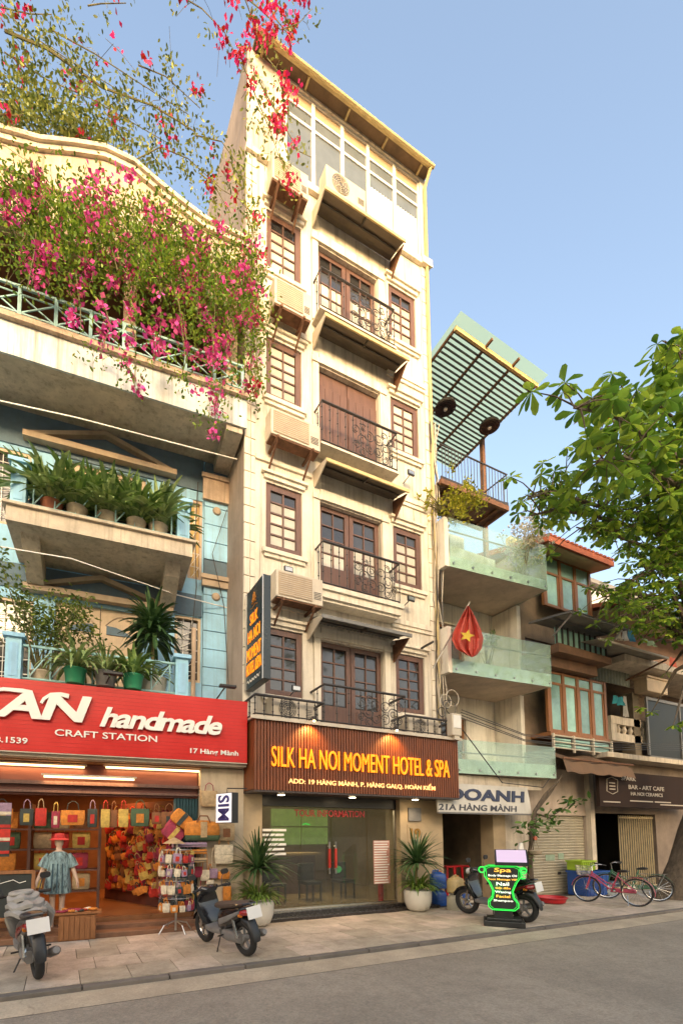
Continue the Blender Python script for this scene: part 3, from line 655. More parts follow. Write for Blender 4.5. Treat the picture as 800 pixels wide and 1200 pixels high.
# pilaster of separate painted blocks
pil = add('pilaster', B().box(2.66,3.2,YB-.10,YB,3.3,10.3), bluedk, lh)
z = 3.35
while z < 10.1:
    if not (7.25 < z < 7.6 or z > 9.3): add('block', B().box(2.65,3.21,YB-.125,YB-.099,z,z+.40), bluewall, pil)
    z += .42
for z0, z1 in ((9.35,9.95),(7.3,7.55)):
    add('capital', B().box(2.6,3.25,YB-.2,YB-.126,z0,z1).box(2.56,3.27,YB-.24,YB-.2,z1-.1,z1), ochre if z0 > 9 else tan, pil)
    add('boss', B().lathe([(.0,-.05),(.08,-.04),(.1,0)], (2.93,YB-.13,z0-.2), 12, 'y'), tan, pil, smooth=True)
# pediments
for xa, xm, xb, zb, zt in ((-1.05,.5,2.0,9.86,10.34), (-.95,.5,1.98,6.68,7.12)):
    t = .1
    g = B().prism([(xa,zb),(xm,zt),(xb,zb),(xb-.28,zb),(xm,zt-.1),(xa+.28,zb)], 'y', YB-.16, YB-.031)
    g.box(xa+.0,xb-.0,YB-.2,YB-.031,zb-.12,zb-.001)
    add('pediment', g, tan, lh)
for k in range(3):
    add('arch_moulding', B().torus((.5,YB-.02,8.3-k*.001), .95+k*.12, .03, 'y', 20, 5, .15, math.pi-.15), tan, lh)
# doors, windows with grilles
dcream = mat('cream door', (.55,.42,.28), .6, .12, 3, .08, stain=.25)
for zb, zt in ((4.3,6.5),(7.45,9.6)):
    for k in range(2):
        a = -.35+k*.86; d = add('door_leaf', B().box(a,a+.845,YB+.08,YB+.13,zb,zt), dcream, lh)
        c = a+.42; sg = 1 if k == 0 else -1
        add('fan_light', B().prism([(c-.22*sg,zt-.55),(c+.3*sg,zt-.55),(c+.3*sg,zt-.36),(c+.1*sg,zt-.38),(c-.08*sg,zt-.45)], 'y', YB+.06, YB+.08), bluedk, d)
        add('panel', B().box(a+.12,a+.73,YB+.065,YB+.08,zb+.25,zt-.75), dcream, d)
        add('panel_trim', B().tube([(a+.1+.64*i/8, YB+.07, zt-.35+.22*math.sin(math.pi*i/8)) for i in range(9)], .012, 4), tan, d)
for a, b, zb, zt in ((2.04,2.62,5.1,6.6), (2.3,2.62,7.5,9.4), (-2.6,-.75,4.6,6.4), (-2.6,-.9,7.9,9.5)):
    wn = add('window', B().box(a,a+.06,YB+.02,YB+.1,zb,zt).box(b-.06,b,YB+.02,YB+.1,zb,zt).box(a+.06,b-.06,YB+.02,YB+.1,zt-.06,zt).box(a+.06,b-.06,YB+.02,YB+.1,zb,zb+.06), ochre if zb > 7 and a > 2 else dcream, lh)
    add('pane', B().box(a+.06,b-.06,YB+.1,YB+.11,zb+.06,zt-.06), mat('light-toned orange pane', (.55,.36,.12), .6) if zb > 7 and a > 2 else dkpane, wn)  # orange pane colour stands in for the window's light
    g = B(); n = max(2, int((b-a)/.16))
    for i in range(1, n): g.tube([(a+(b-a)*i/n,YB+.04,zb+.06),(a+(b-a)*i/n,YB+.04,zt-.06)], .008, 4)
    for i in range(1, 6):
        g.tube([(a+.06,YB+.05,zb+(zt-zb)*i/6),(b-.06,YB+.05,zb+(zt-zb)*i/6)], .008, 4)
        g.tube([(a+.06,YB+.05,zb+(zt-zb)*(i-1)/6),(b-.06,YB+.05,zb+(zt-zb)*i/6)], .007, 4)
    add('grille', g, white, wn)
# the deep slab under the flowered terrace
fb = add('terrace_slab', B().box(-4,3.27,8.75,10.09,10.38,10.86), concrete, lh)
add('fascia', B().box(-4,3.275,8.71,8.749,10.24,10.87), palepeel, lh); add('ledge', B().box(-4,3.275,8.62,8.85,10.871,10.93).box(-4,3.27,8.76,8.85,10.931,11.12), ochre, lh)
add('soffit_beam', B().box(2.85,3.2,8.76,10.08,10.12,10.379).box(-4,3.2,8.752,8.9,10.26,10.378), concrete, lh)
# terrace railing with crossed bars
tr = add('terrace_railing', B().tube([(-4,8.82,11.72),(3.25,8.82,11.72)], .035, 6).tube([(-4,8.82,11.2),(3.25,8.82,11.2)], .025, 6).tube([(-4,8.82,11.58),(3.25,8.82,11.58)], .015, 5), tealpaint, lh)
for i in range(13):
    a = -4+i*.6; add('railing_post', B().box(a-.03,a+.03,8.79,8.85,11.12,11.74), tealpaint, tr)
    if i < 12: add('cross_bars', B().bar((a+.03,8.82,11.22),(a+.57,8.82,11.56),.022).bar((a+.03,8.835,11.56),(a+.57,8.835,11.22),.022), tealpaint, tr)
# top storey: shaded loggia under a scrolled gable
prof = [(-4,14.55),(-2.6,14.6),(-1.5,14.72),(-.8,14.88),(-.2,15.15),(.35,15.36),(.9,15.36),(1.4,15.14),(1.9,14.95),(2.4,14.8),(3.27,14.78)]
add('gable_wall', B().prism([(-4,13.15)] + [(3.27,13.15)] + prof[::-1], 'y', 8.93, 9.25), ochre, lh)
g = B()
for (a, za), (b, zb) in zip(prof, prof[1:]):
    for y0, y1, d0, d1 in ((8.80,9.4,.0,.09), (8.86,8.929,-.11,-.001)): g.add([(a,y0,za+d0),(b,y0,zb+d0),(b,y1,zb+d0),(a,y1,za+d0),(a,y0,za+d1),(b,y0,zb+d1),(b,y1,zb+d1),(a,y1,za+d1)], [(0,3,2,1),(4,5,6,7),(0,1,5,4),(1,2,6,5),(2,3,7,6),(3,0,4,7)])
add('coping', g, concrete, lh); add('gable_moulding', B().box(-4,3.27,8.87,8.929,14.08,14.2), concrete, lh)
add('loggia_wall', B().quad((-4,11.6,10.8),(3.28,11.6,10.8),(3.28,11.6,13.3),(-4,11.6,13.3)).quad((-4,9.2,13.2),(-4,11.6,13.2),(3.28,11.6,13.2),(3.28,9.2,13.2)).quad((-4,9.26,10.87),(-4,9.26,10.87),(3.28,11.6,10.87),(-4,11.6,10.87)), mat('shade brown loggia wall', (.16,.09,.05), .85, .25, 1.5, .15), lh)  # dark brown colour stands in for the shade of the recess
for a in (-2.2,.9,3.0): add('loggia_post', B().box(a-.12,a+.12,8.95,9.2,10.87,13.15), ochre, lh)
# first balcony (over the sign) and second balcony (with the row of strap-leaved plants)
for zb, wx in ((7.16, (-1.04,2.18)), (4.0, (-1.0,2.2))):
    s2 = add('balcony_slab', B().box(wx[0],wx[1],8.7,YB-.001,zb,zb+.28).box(wx[0]-.06,wx[1]+.06,8.64,YB-.002,zb+.281,zb+.33), concrete, lh)
    if zb > 5:
        for a in (-.85,1.7): add('corbel', B().prism([(9.0,zb-.001),(YB-.002,zb-.001),(YB-.002,zb-.5),(9.85,zb-.5),(9.2,zb-.2)], 'x', a, a+.3), concrete, lh)
    for a in (wx[0]+.05, wx[1]-.3):
        pb = add('balcony_post', B().box(a,a+.24,8.72,8.96,zb+.33,zb+1.1), bluepaint, lh); add('post_cap', B().box(a-.05,a+.29,8.67,9.01,zb+1.1,zb+1.17), bluewall, pb)
        add('post_panel', B().box(a+.05,a+.19,8.71,8.72,zb+.42,zb+1.0), bluewall, pb)
    for y0 in (8.8,):
        rl = add('balcony_railing', B().tube([(wx[0]+.3,y0,zb+1.0),(wx[1]-.3,y0,zb+1.0)], .025, 6).tube([(wx[0]+.3,y0,zb+.42),(wx[1]-.3,y0,zb+.42)], .02, 6), tealpaint, lh)
        for i in range(8):
            a = wx[0]+.4+i*(wx[1]-wx[0]-.8)/7; add('railing_bar', B().tube([(a,y0,zb+.42),(a,y0,zb+1.0)], .014, 5), tealpaint, rl)
            if i < 7: b = wx[0]+.4+(i+1)*(wx[1]-wx[0]-.8)/7; add('cross_bar', B().bar((a,y0+.02,zb+.45),(b,y0+.02,zb+.97),.018), tealpaint, rl)
add('wire', B().tube([(-4,9.0,9.35),(0,8.95,9.6),(3.2,9.2,9.9)], .014, 4).tube([(-4,9.0,6.75),(0,8.9,6.78),(2,9.6,6.8),(3.25,10,6.9)], .012, 4), white, lh)
add('cable', B().tube([(2.5,YB-.06,9.8),(2.45,YB-.05,8.5),(2.5,YB-.05,7.3),(2.38,YB-.05,5.9)], .012, 4).tube([(3.15,YB-.2,9.2),(2.8,YB-.3,8.0),(3.1,YB-.2,6.9),(3.2,YB-.3,5)], .010, 4), iron, lh)
add('drain_pipe', B().tube([(2.45,YB-.1,6.3),(2.45,YB-.1,4.4)], .05, 8), ochre, lh)
# shop: canopy, lintel, pier, room
plank = mat('varnished ceiling board', (.30,.14,.05), .5, .25, 4, .1, grain=(.5,6,6))
add('canopy_slab', B().box(-4,3.27,8.68,YB,3.16,3.99), concrete, lh)
cb = add('canopy_ceiling', B().box(-4,3.25,8.66,9.3,3.02,3.155), concrete, lh)
for i in range(6): add('ceiling_board', B().box(-4,2.6,8.78+i*.085,8.858+i*.085,2.995,3.019), plank, cb)
add('zinc_edge', B().box(-4,3.27,8.58,8.62,3.03,3.1).box(-4,3.27,8.5,8.58,3.08,3.095), acwhite, lh)
add('shop_beam', B().box(-4,2.4,9.0,9.3,2.42,2.99), mat('dark red lintel', (.10,.028,.018), .5, .2, 4, .05, grain=(.4,4,4)), lh)
add('shop_rail', B().box(-4,2.42,8.94,8.999,2.46,2.5).box(-4,2.42,8.9,8.999,2.6,2.66), timber, lh)
add('shop_pier', B().box(2.42,3.28,8.8,9.4,-.05,3.0), mat('off white pier', (.46,.38,.27), .8, .15, 2, .1, stain=.4), lh)
shopw = mat('shop wall', (.22,.10,.04), .7, .25, 2, .1)
add('shop_room', B().quad((-4,13.5,0),(3.25,13.5,0),(3.25,13.5,3),(-4,13.5,3)).quad((3.25,9.4,0),(3.25,9.4,3),(3.25,13.5,3),(3.25,13.5,0)).quad((-4,9.3,3),(-4,13.5,3),(3.25,13.5,3),(3.25,9.3,3)).quad((-4,8.5,0),(-4,8.5,3),(-4,13.5,3),(-4,13.5,0)), shopw, lh)
add('shop_floor', B().box(-4,3.25,9.0,13.5,-.05,.24), mat('red brown tile floor', (.23,.10,.04), .35, .2, 3, .03), lh)
stp = mat('brown step', (.20,.10,.055), .6, .25, 4, .08)
add('shop_step', B().box(-4,2.42,8.72,8.999,-.05,.15), stp, lh, bevel=.01); add('shop_step', B().box(-4,2.42,8.42,8.719,-.05,.07), stp, lh, bevel=.01)
shg = mat('blue green folding shutter', (.05,.11,.13), .5, .2, 5, .05)
fs = add('folding_shutter', B().box(1.95,2.42,9.05,9.08,.24,2.42), shg, lh)
for i in range(8): add('shutter_fold', B().prism([(1.95+i*.058,9.05),(1.98+i*.058,8.98),(2.005+i*.058,9.05)], 'z', .25, 2.41), shg, fs)
askew(lh)
# shop tube lamps
tubeg = glow('warm tube', (1,.62,.28), 1.6)
for k, (xa, xb, y, z) in enumerate(((-1.05,.34,8.95,2.93),(.7,2.5,8.95,2.95),(-.3,1.2,8.86,2.73))):
    t = thing('tube_lamp', ['left tube lamp glowing under the red sign','right tube lamp glowing under the red sign','lowest tube lamp hanging in front of the shop beam'][k], 'lamp', (0,0,0), 'tube lamps over the craft shop')
    add('tube', B().tube([(xa,y,z),(xb,y,z)], .016, 8), tubeg, t); add('holder', B().box(xa-.04,xb+.04,y-.03,y+.03,z+.02,z+.05), acwhite, t)
    lamp(t, 'tube_light', ((xa+xb)/2, y-.02, z-.03), 2.8, (1,.6,.26), kind='AREA', size=(xb-xa,.06)); askew(t)
for k, (x, y, z, e_) in enumerate(((-1.2,10.6,2.85,9),(.9,10.4,2.85,10),(1.6,12.2,2.85,14))):
    t = thing('shop_ceiling_lamp', ['left','middle','rear'][k]+' warm ceiling lamp inside the craft shop', 'lamp', (0,0,0), 'ceiling lamps in the craft shop')
    add('diffuser', B().box(x-.3,x+.3,y-.06,y+.06,z,z+.04), glow('shop lamp', (1,.5,.18), 3), t)
    lamp(t, 'shop_light', (x,y,z-.03), e_, (1,.42,.13), kind='AREA', size=(.6,.3)); askew(t)
# red shop sign
rs = thing('red_shop_sign', 'long bright red shop sign with raised white handmade lettering', 'sign', (0,0,0))
add('panel', B().box(-4,3.26,8.5,8.57,3.1,4.31), redpanel, rs); add('frame', B().box(-4,3.27,8.575,8.679,3.09,4.32), steel, rs)
g = B()
for k in range(17): g.box(-4,3.255,8.497,8.4995,3.14+k*.068,3.143+k*.068)
add('panel_seams', g, mat('red seam', (.30,.008,.008), .5), rs, kind='stuff')
whitelit = mat('white raised letter', (.78,.76,.70), .35, .03, 3, 0)
def swash(pts, r): return B().tube([(a,8.46,b) for a, b in pts], r, 6)
# A and N drawn as broad brush strokes
def stroke(pts, w0, w1, dep=.05):
    g = B(); n = len(pts); secs = []
    for i, (a, b) in enumerate(pts):
        ta, tb = pts[min(i+1,n-1)][0]-pts[max(i-1,0)][0], pts[min(i+1,n-1)][1]-pts[max(i-1,0)][1]; l = math.hypot(ta,tb) or 1
        wd = w0+(w1-w0)*i/(n-1); nx, nz = -tb/l*wd/2, ta/l*wd/2
        secs.append([(a+nx,8.44,b+nz),(a-nx,8.44,b-nz),(a-nx,8.49,b-nz),(a+nx,8.49,b+nz)])
    return g.loft(secs)
write('AN', -1.02, 8.47, 3.64, 1.32, .46, whitelit, rs, .04, .035, .32, .95)
for q0 in ([(-1.2,3.9),(-1.08,4.04),(-.9,4.1),(-.62,4.1),(-.48,4.08)], [(-.34,3.92),(-.3,4.0),(-.2,4.08),(-.05,4.1),(.08,4.08)]): add('swash', stroke(q0, .04, .075), whitelit, rs)
write('handmade', .58, 8.47, 3.59, 2.12, .36, whitelit, rs, .04, .028, .35, .88)
write('CRAFT STATION', -.12, 8.49, 3.39, 1.68, .115, whitelit, rs, .012, .012)
write('17 Hàng Mành', 2.16, 8.49, 3.20, .92, .12, whitelit, rs, .008, .02, each=False, name='address_lettering')
write('08.1539', -1.08, 8.49, 3.22, .56, .1, whitelit, rs, .008, .015, each=False, name='phone_lettering')
askew(rs)
for x_, lb in ((2.75,'right end'), (.72,'middle')):
    t = thing('sign_floodlight', 'dark floodlight on a thin arm above the '+lb+' of the red sign', 'floodlight', (0,0,0), 'floodlights over the red sign')
    add('arm', B().tube([(x_-.1,8.6,4.3),(x_+.02,8.3,4.5)], .014, 5), iron, t); add('head', B().box(x_-.1,x_+.22,8.22,8.34,4.48,4.53), black, t, bevel=.01); askew(t)

# ---------------------------------------------------------------- white house with glass balconies
sloft = mat('white weathered render', (.76,.71,.61), .85, .12, 1.2, .12, streak=.45, stain=.55, stcol=(.26,.22,.16))
under = mat('brown grey soffit', (.56,.47,.37), .85, .18, 1.5, .15, stain=.3)
wd = mat('orange brown wood', (.26,.11,.04), .5, .2, 5, .08, grain=(5,5,.6))
b3 = thing('white_balcony_house', 'white house with three green glass balconies right of the hotel', 'building', (10.4, 9, 0))
X0, X1 = 8.60, 12.05
def yf(x): return 8.55-(x-X0)*.27/(X1-X0)
bops = [(8.95,10.75,3.3,5.1), (8.95,10.75,6.0,7.9)]
add('back_wall', B().wall(8.56, 10.9, 2.6, 10.75, 10.1, bops, .2).wall(10.9, 12.1, 2.6, 8.55, 10.1, [], .2), sloft, b3)
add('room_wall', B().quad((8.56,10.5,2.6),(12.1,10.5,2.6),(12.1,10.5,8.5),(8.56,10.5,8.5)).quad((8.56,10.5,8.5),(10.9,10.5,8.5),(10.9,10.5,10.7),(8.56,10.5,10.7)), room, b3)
add('party_wall', B().box(11.95,12.1,9.2,10.09,3.3,8.45), sloft, b3); add('end_wall', B().box(12.0,12.12,10.1,14,2.6,8.5), sloft, b3)
add('roof_deck', B().box(8.56,12.1,10.1,14,8.5,8.6), concrete, b3); add('rear_block', B().box(8.56,10.9,10.51,14,8.6,10.7), sloft, b3)
for k, (a, b, z0, z1) in enumerate(bops):
    n = 3; fw = (b-a)/n; wn = add('window_frame', B().box(a,a+.07,10.2,10.28,z0,z1).box(b-.07,b,10.2,10.28,z0,z1).box(a+.07,b-.07,10.2,10.28,z1-.07,z1), wd, b3)
    for i in range(n):
        if i: add('frame_post', B().box(a+i*fw-.05,a+i*fw+.05,10.2,10.28,z0,z1-.07), wd, wn)
        add('pane', B().box(a+i*fw+.05,a+(i+1)*fw-.05,10.24,10.25,z0,z1-.07), dkpane, wn)
for k, (zb, zt, sl_) in enumerate(((8.48,9.78,.13),(5.72,6.9,.2),(3.2,4.05,.2))):
    pts = [(X0,yf(X0)+.02),(X1,yf(X1)+.02),(X1,10.08),(X0,10.08)]
    s_ = add('balcony_slab', B().prism(pts, 'z', zb+.02, zb+sl_), under, b3)
    xl = X0+.10
    gp = []
    for i in range(3):
        a = xl+(X1-xl)*i/3+.006; b = xl+(X1-xl)*(i+1)/3-.006
        add('glass_panel', B().prism([(a,yf(a)-.012),(b,yf(b)-.012),(b,yf(b)),(a,yf(a))], 'z', zb, zt), greeng, s_)
    add('glass_panel', B().box(X1-.012,X1,yf(X1)+.01,9.3,zb,zt), greeng, s_)
    if k < 2: add('balcony_cheek', B().box(X0-.04,X0+.09,yf(X0),10.0,zb+.0,zt), sloft, s_)
    add('handrail', B().tube([(xl,yf(xl)+.03,zt-.32),(X1,yf(X1)+.03,zt-.32)], .022, 6), steel, s_)
    for i in range(6):
        a = xl+.1+(X1-xl-.2)*i/5; add('bolt', B().lathe([(.03,-.02),(.03,0)], (a,yf(a)-.012,zb+.1), 8, 'y'), steel, s_)
    add('fascia_strip', B().prism([(xl,yf(xl)+.002),(X1-.02,yf(X1)+.002),(X1-.02,yf(X1)+.018),(xl,yf(xl)+.018)], 'z', zb+.01, zb+sl_+.16), mat('pale green grout', (.66,.70,.63), .8, .15, 3, .1, stain=.3), s_)
add('brightening_wall', B().box(8.75,10.9,9.0,9.1,8.62,9.45), sloft, b3)  # white low wall added to brighten the view through the top glass
add('ground_pier', B().box(10.3,10.75,8.88,9.3,0,2.6), pier, b3); add('ground_wall', B().box(10.75,11.72,8.95,9.25,0,2.6), concrete, b3)
add('shop_ceiling', B().box(8.55,10.75,8.9,12.5,2.55,2.6), under, b3); add('garage_wall', B().quad((8.56,12.5,0),(10.75,12.5,0),(10.75,12.5,2.55),(8.56,12.5,2.55)).quad((10.74,9.3,0),(10.74,9.3,2.55),(10.74,12.5,2.55),(10.74,12.5,0)), mat('garage wall', (.2,.16,.11), .8, .2), b3)
add('garage_floor', B().box(8.56,10.75,8.9,12.5,-.02,.03), concrete, b3)
add('canopy_edge', B().box(8.56,11.9,8.62,8.68,2.9,3.18), concrete, b3)
# board of the shop at 21A
sb = thing('shop_name_board', 'white shop board with dark blue lettering under the lowest glass balcony', 'sign', (10,8.5,2.3))
add('board', B().prism([(8.42,2.24),(8.47,2.22),(8.56,2.92),(8.51,2.94)], 'x', 8.0, 11.2), mat('dull white board', (.55,.52,.46), .6, .08, 2, .03, stain=.2), sb); add('edge', B().box(8.0,11.2,8.4,8.46,2.2,2.23), grey, sb)
navylet = mat('navy letters', (.02,.025,.06), .4, .05)
TL = Matrix.Rotation(R(-7.5), 4, 'X')
a = P(524,942,8.46); b = P(613,942,8.46)
write('DOANH', 0,0,0, b.x-a.x, .30, navylet, sb, .02, .035, .25, M=Matrix.Translation((a.x,8.455,2.53)) @ TL)
a = P(513,953,8.44); b = P(604,953,8.44)
write('21A HÀNG MÀNH', 0,0,0, b.x-a.x, .19, mat('dark grey letters', (.05,.05,.06), .5), sb, .01, .02, .25, each=False, name='address_lettering', M=Matrix.Translation((a.x,8.425,2.28)) @ TL)
# roof terrace and pergola
tc = thing('roof_terrace', 'small steel roof terrace with thin railing above the white house', 'terrace', (9.8,8.6,10.8))
td = add('deck_beam', B().box(8.56,11.05,8.6,8.68,10.72,10.86).box(10.97,11.05,8.68,9.6,10.72,10.86).box(8.56,11.05,9.52,9.6,10.72,10.86), rust, tc)
for i in range(9): add('deck_board', B().box(8.58,10.96,8.70+i*.091,8.785+i*.091,10.80,10.84), timber, td)
for i in range(4): add('deck_joist', B().box(8.9+i*.6,8.96+i*.6,8.69,9.51,10.73,10.795), rust, td)
rl = add('terrace_railing', B().tube([(8.56,8.62,11.8),(11.03,8.62,11.8),(11.03,9.55,11.8)], .025, 6).tube([(11.03,8.62,10.95),(11.03,9.55,11.75)], .02, 6).box(8.56,11.03,8.6,8.64,10.865,10.92), iron, tc)
bm = B().tube([(0,0,10.9),(0,0,11.8)], .010, 5).mesh('baluster'); bm.materials.append(iron)
for i in range(22): add('baluster', bm, iron, rl, (8.62+i*.114,8.62,0))
for i in range(5): add('baluster', bm, iron, rl, (11.03,8.75+i*.17,0))
pg = thing('pergola', 'steel slatted pergola with green roof sheet jutting over the roof terrace', 'pergola', (10.7,9.5,10.86))
def pz(x, y): return 15.12-(x-9.1)*.08-(y-8.5)*.07
greensh = glass('green polycarbonate', (.74,.86,.66), .25, .4, (.50,.62,.38), True)
add('roof_sheet', B().add([(a_, b_, pz(a_, b_)+.10) for a_, b_ in ((8.95,8.15),(12.35,8.15),(12.35,11.8),(8.95,11.8))], [(0,1,2,3)]), greensh, pg)
slm = B().bar((9.1,0,0),(12.25,0,-.252),.03,.05).mesh('slat'); slm.materials.append(iron)
for i in range(25): y = 8.52+i*.13; add('slat', slm, iron, pg, (0,y,pz(9.1,y)))
for xx in (9.1,10.15,11.2,12.25): add('beam', B().bar((xx,8.2 if xx not in (9.1,12.25) else 8.46,pz(xx,8.3)+.05),(xx,11.8,pz(xx,11.8)+.05),.05,.07), rust, pg)
add('front_beam', B().bar((9.06,8.46,pz(9.06,8.46)+.02),(12.29,8.46,pz(12.29,8.46)+.02),.07,.12), edge, pg)
add('post', B().box(12.14,12.26,10.35,10.47,8.6,pz(12.2,10.4)), rust, pg); add('post', B().box(8.8,8.9,11.4,11.5,10.6,pz(8.85,11.4)), rust, pg)
for x_, y_, lb in ((10.15,9.95,'left'), (11.9,9.85,'right')):
    f_ = thing('ceiling_fan', lb+' dark round fan hung under the green pergola', 'fan', (x_,y_,14.7), 'fans under the pergola')
    g = B()
    for q in (.1,.17,.24,.3): g.torus((x_,y_,14.6), q, .012, 'z', 20, 5)
    for k in range(14): g.bar((x_,y_,14.59),(x_+.3*math.cos(k*.449),y_+.3*math.sin(k*.449),14.6),.014)
    add('cage', g, iron, f_); add('shade', B().lathe([(.31,0),(.29,.08),(.05,.1)], (x_,y_,14.62), 20), iron, f_); add('hub', B().lathe([(.05,-.03),(.06,.0),(.05,.04)], (x_,y_,14.57), 12), white, f_)
    add('rod', B().tube([(x_,y_,14.7),(x_,y_,pz(x_,y_))], .015, 5), iron, f_)
# national flag on its pole
fp = thing('flag', 'drooping red flag with yellow star on a pole at the middle glass balcony', 'flag', (9.0,8.4,6))
a = P(548,709,8.2); b = P(507,783,8.62)
add('pole', B().tube([b, a+(a-b)*.05], .018, 6), steel, fp)
fl = [(545,711),(532,742),(528,748),(535,762),(556,770),(568,757),(566,735),(554,722)]
red = mat('flag red', (.74,.15,.11), .7, .12, 4, .05, trans=.3)
c_ = P(550,745,8.2); g = B(); n = 16; secs = []
left = [(547,710),(540,722),(531,741),(529,749),(534,760),(545,767),(552,770)]; right = [(549,710),(556,722),(563,737),(566,748),(564,760),(558,768),(553,770)]
for (u0,v0),(u1,v1) in zip(left, right):
    secs.append([P(u0+(u1-u0)*k/n, v0+(v1-v0)*k/n, 8.2+.09*math.sin(k*1.25+v0*.05)) for k in range(n+1)])
g.loft(secs, cap=False, close=False); fc = add('cloth', g, red, fp, smooth=True)
st = []
for k in range(10):
    r_ = (9 if k % 2 == 0 else 4); an = -math.pi/2+k*math.pi/5+.25; st.append(P(547+r_*math.cos(an), 745+r_*.85*math.sin(an), 8.06))
g = B(); g.add([p for p in st]+[p+Vector((0,.012,0)) for p in st], [tuple(range(10)), tuple(range(19,9,-1))]+[(i,(i+1)%10,10+(i+1)%10,10+i) for i in range(10)]); add('star', g, mat('flag yellow', (.65,.45,.04), .6, .05), fp)

# ---------------------------------------------------------------- beige house with roller shutter and timber bay
beige = mat('pinkish beige wall', (.42,.34,.27), .85, .14, 1.4, .12, stain=.4)
shut = mat('olive cream shutter', (.36,.32,.235), .5, .1, 4, .04, stain=.2)
tealg = mat('old green glass', (.24,.42,.37), .1, .25, 1.2, .02, spec=.7, rnd=.3)
b4 = thing('timber_bay_house', 'narrow old house with timber glazed bays, roller shutter and red eave', 'building', (13,9,0))
add('ground_wall', B().wall(11.72, 14.6, -.02, 3.6, 8.95, [(11.85,14.3,-.02,2.25)], .2), beige, b4)
add('shutter_post', B().box(14.3,14.5,8.8,8.949,0,3.5), concrete, b4)
sh = add('roller_shutter', B().box(11.85,14.3,9.05,9.08,-.02,2.25), shut, b4)
sm = B().prism([(9.05,.0),(9.05,.078),(9.035,.07),(9.022,.04),(9.035,.008)], 'x', 11.86, 14.29).mesh('slat'); sm.materials.append(shut)
for i in range(28): add('slat', sm, shut, sh, (0,0,.0+i*.08))
add('painted_mark', B().box(12.5,12.9,9.016,9.02,.95,1.12).box(13.05,13.3,9.016,9.02,.98,1.15), mat('faded teal paint', (.25,.33,.24), .7), sh)
add('shutter_lock', B().box(13.0,13.12,9.0,9.02,.55,.62), iron, sh)
add('upper_wall', B().wall(12.15, 15.3, 3.6, 10.2, 9.3, [(12.4,15.1,6.6,7.6)], .1), mat('dark stained wall', (.24,.175,.12), .9, .25, 1.4, .2, stain=.5), b4)
add('side_wall', B().quad((15.3,9.3,3.6),(15.3,13,3.6),(15.3,13,10.2),(15.3,9.3,10.2)).quad((12.15,9.3,3.6),(12.15,9.3,10.2),(12.15,13,10.2),(12.15,13,3.6)), beige, b4)
def bay(xa, xb, y, z0, z1, zt, n, d=.5):
    g = B().box(xa,xb,y,y+.06,z0,z0+.08).box(xa,xb,y,y+.06,z1-.06,z1).box(xa,xb,y,y+.06,zt-.03,zt+.04).box(xb-.05,xb,y+.07,9.28,z0,z0+.08).box(xb-.05,xb,y+.07,9.28,z1-.06,z1)
    o = add('timber_bay', g, wd, b4)
    for i in range(n+1):
        a = xa+(xb-xa)*i/n; add('bay_post', B().box(a-.055,a+.055,y-.012,y+.07,z0,z1+.005), wd, o)
        if i < n:
            b = xa+(xb-xa)*(i+1)/n
            add('casement', B().box(a+.06,a+.13,y+.01,y+.05,z0+.08,zt-.03).box(b-.13,b-.06,y+.01,y+.05,z0+.08,zt-.03), wd, o)
            for q0, q1 in ((z0+.08,zt-.03),(zt+.04,z1-.06)): add('pane', B().box(a+.056,b-.056,y+.025,y+.032,q0,q1), tealg, o)
    add('pane', B().box(xb-.03,xb-.02,y+.08,9.28,z0+.08,z1-.06), tealg, o)
    return o
bay(12.5,15.15,8.7,4.62,6.4,6.05,4); bay(12.9,15.1,8.95,8.55,10.15,9.6,3)
add('bay_floor', B().box(12.45,15.2,8.65,9.29,4.5,4.61), wd, b4)
gr = add('bay_balustrade', B().tube([(12.45,8.62,4.5),(15.22,8.62,4.5)], .025, 6).tube([(12.45,8.62,4.32),(15.22,8.62,4.32)], .018, 6).tube([(12.45,8.62,4.15),(15.22,8.62,4.15)], .02, 6), acwhite, b4)
for i in range(4): add('railing_post', B().box(12.5+i*.9-.03,12.5+i*.9+.03,8.59,8.65,4.05,4.55), acwhite, gr)
for i in range(3): add('pane', B().box(12.55+i*.9,13.33+i*.9,8.66,8.67,4.16,4.46), tealg, gr)
add('balcony_block', B().prism([(12.3,6.75),(14.7,6.75),(14.7,6.95),(12.3,7.0)], 'y', 8.2, 9.29).box(12.4,14.5,8.5,9.29,6.45,6.74), mat('brown timber soffit', (.17,.09,.05), .7, .25, 3, .15), b4)
gl2 = add('balcony_glazing', B().box(12.35,14.7,8.32,8.34,6.98,7.5), tealg, b4)
for i in range(10): add('glazing_bar', B().box(12.36+i*.25,12.40+i*.25,8.28,8.319,6.96,7.55), iron, gl2)
# red tiled eave
tile = mat('orange red roof tile', (.42,.12,.06), .8, .2, 3, .2)
re_ = add('roof', B().add([(12.3,8.35,10.05),(15.4,8.35,10.05),(15.4,13,11.6),(12.3,13,11.6),(12.3,8.35,10.22),(15.4,8.35,10.22),(15.4,13,11.77),(12.3,13,11.77)], [(0,3,2,1),(4,5,6,7),(0,1,5,4),(1,2,6,5),(2,3,7,6),(3,0,4,7)]), tile, b4)
add('soffit', B().add([(12.35,8.4,10.02),(15.35,8.4,10.02),(15.35,9.29,10.2),(12.35,9.29,10.2)], [(0,1,2,3)]), mat('pale soffit board', (.38,.30,.17), .7, .15), re_)
for i in range(16): add('tile_row', B().bar((12.4+i*.195,8.33,10.26),(12.4+i*.195,9.6,10.68),.11,.05), tile, re_)
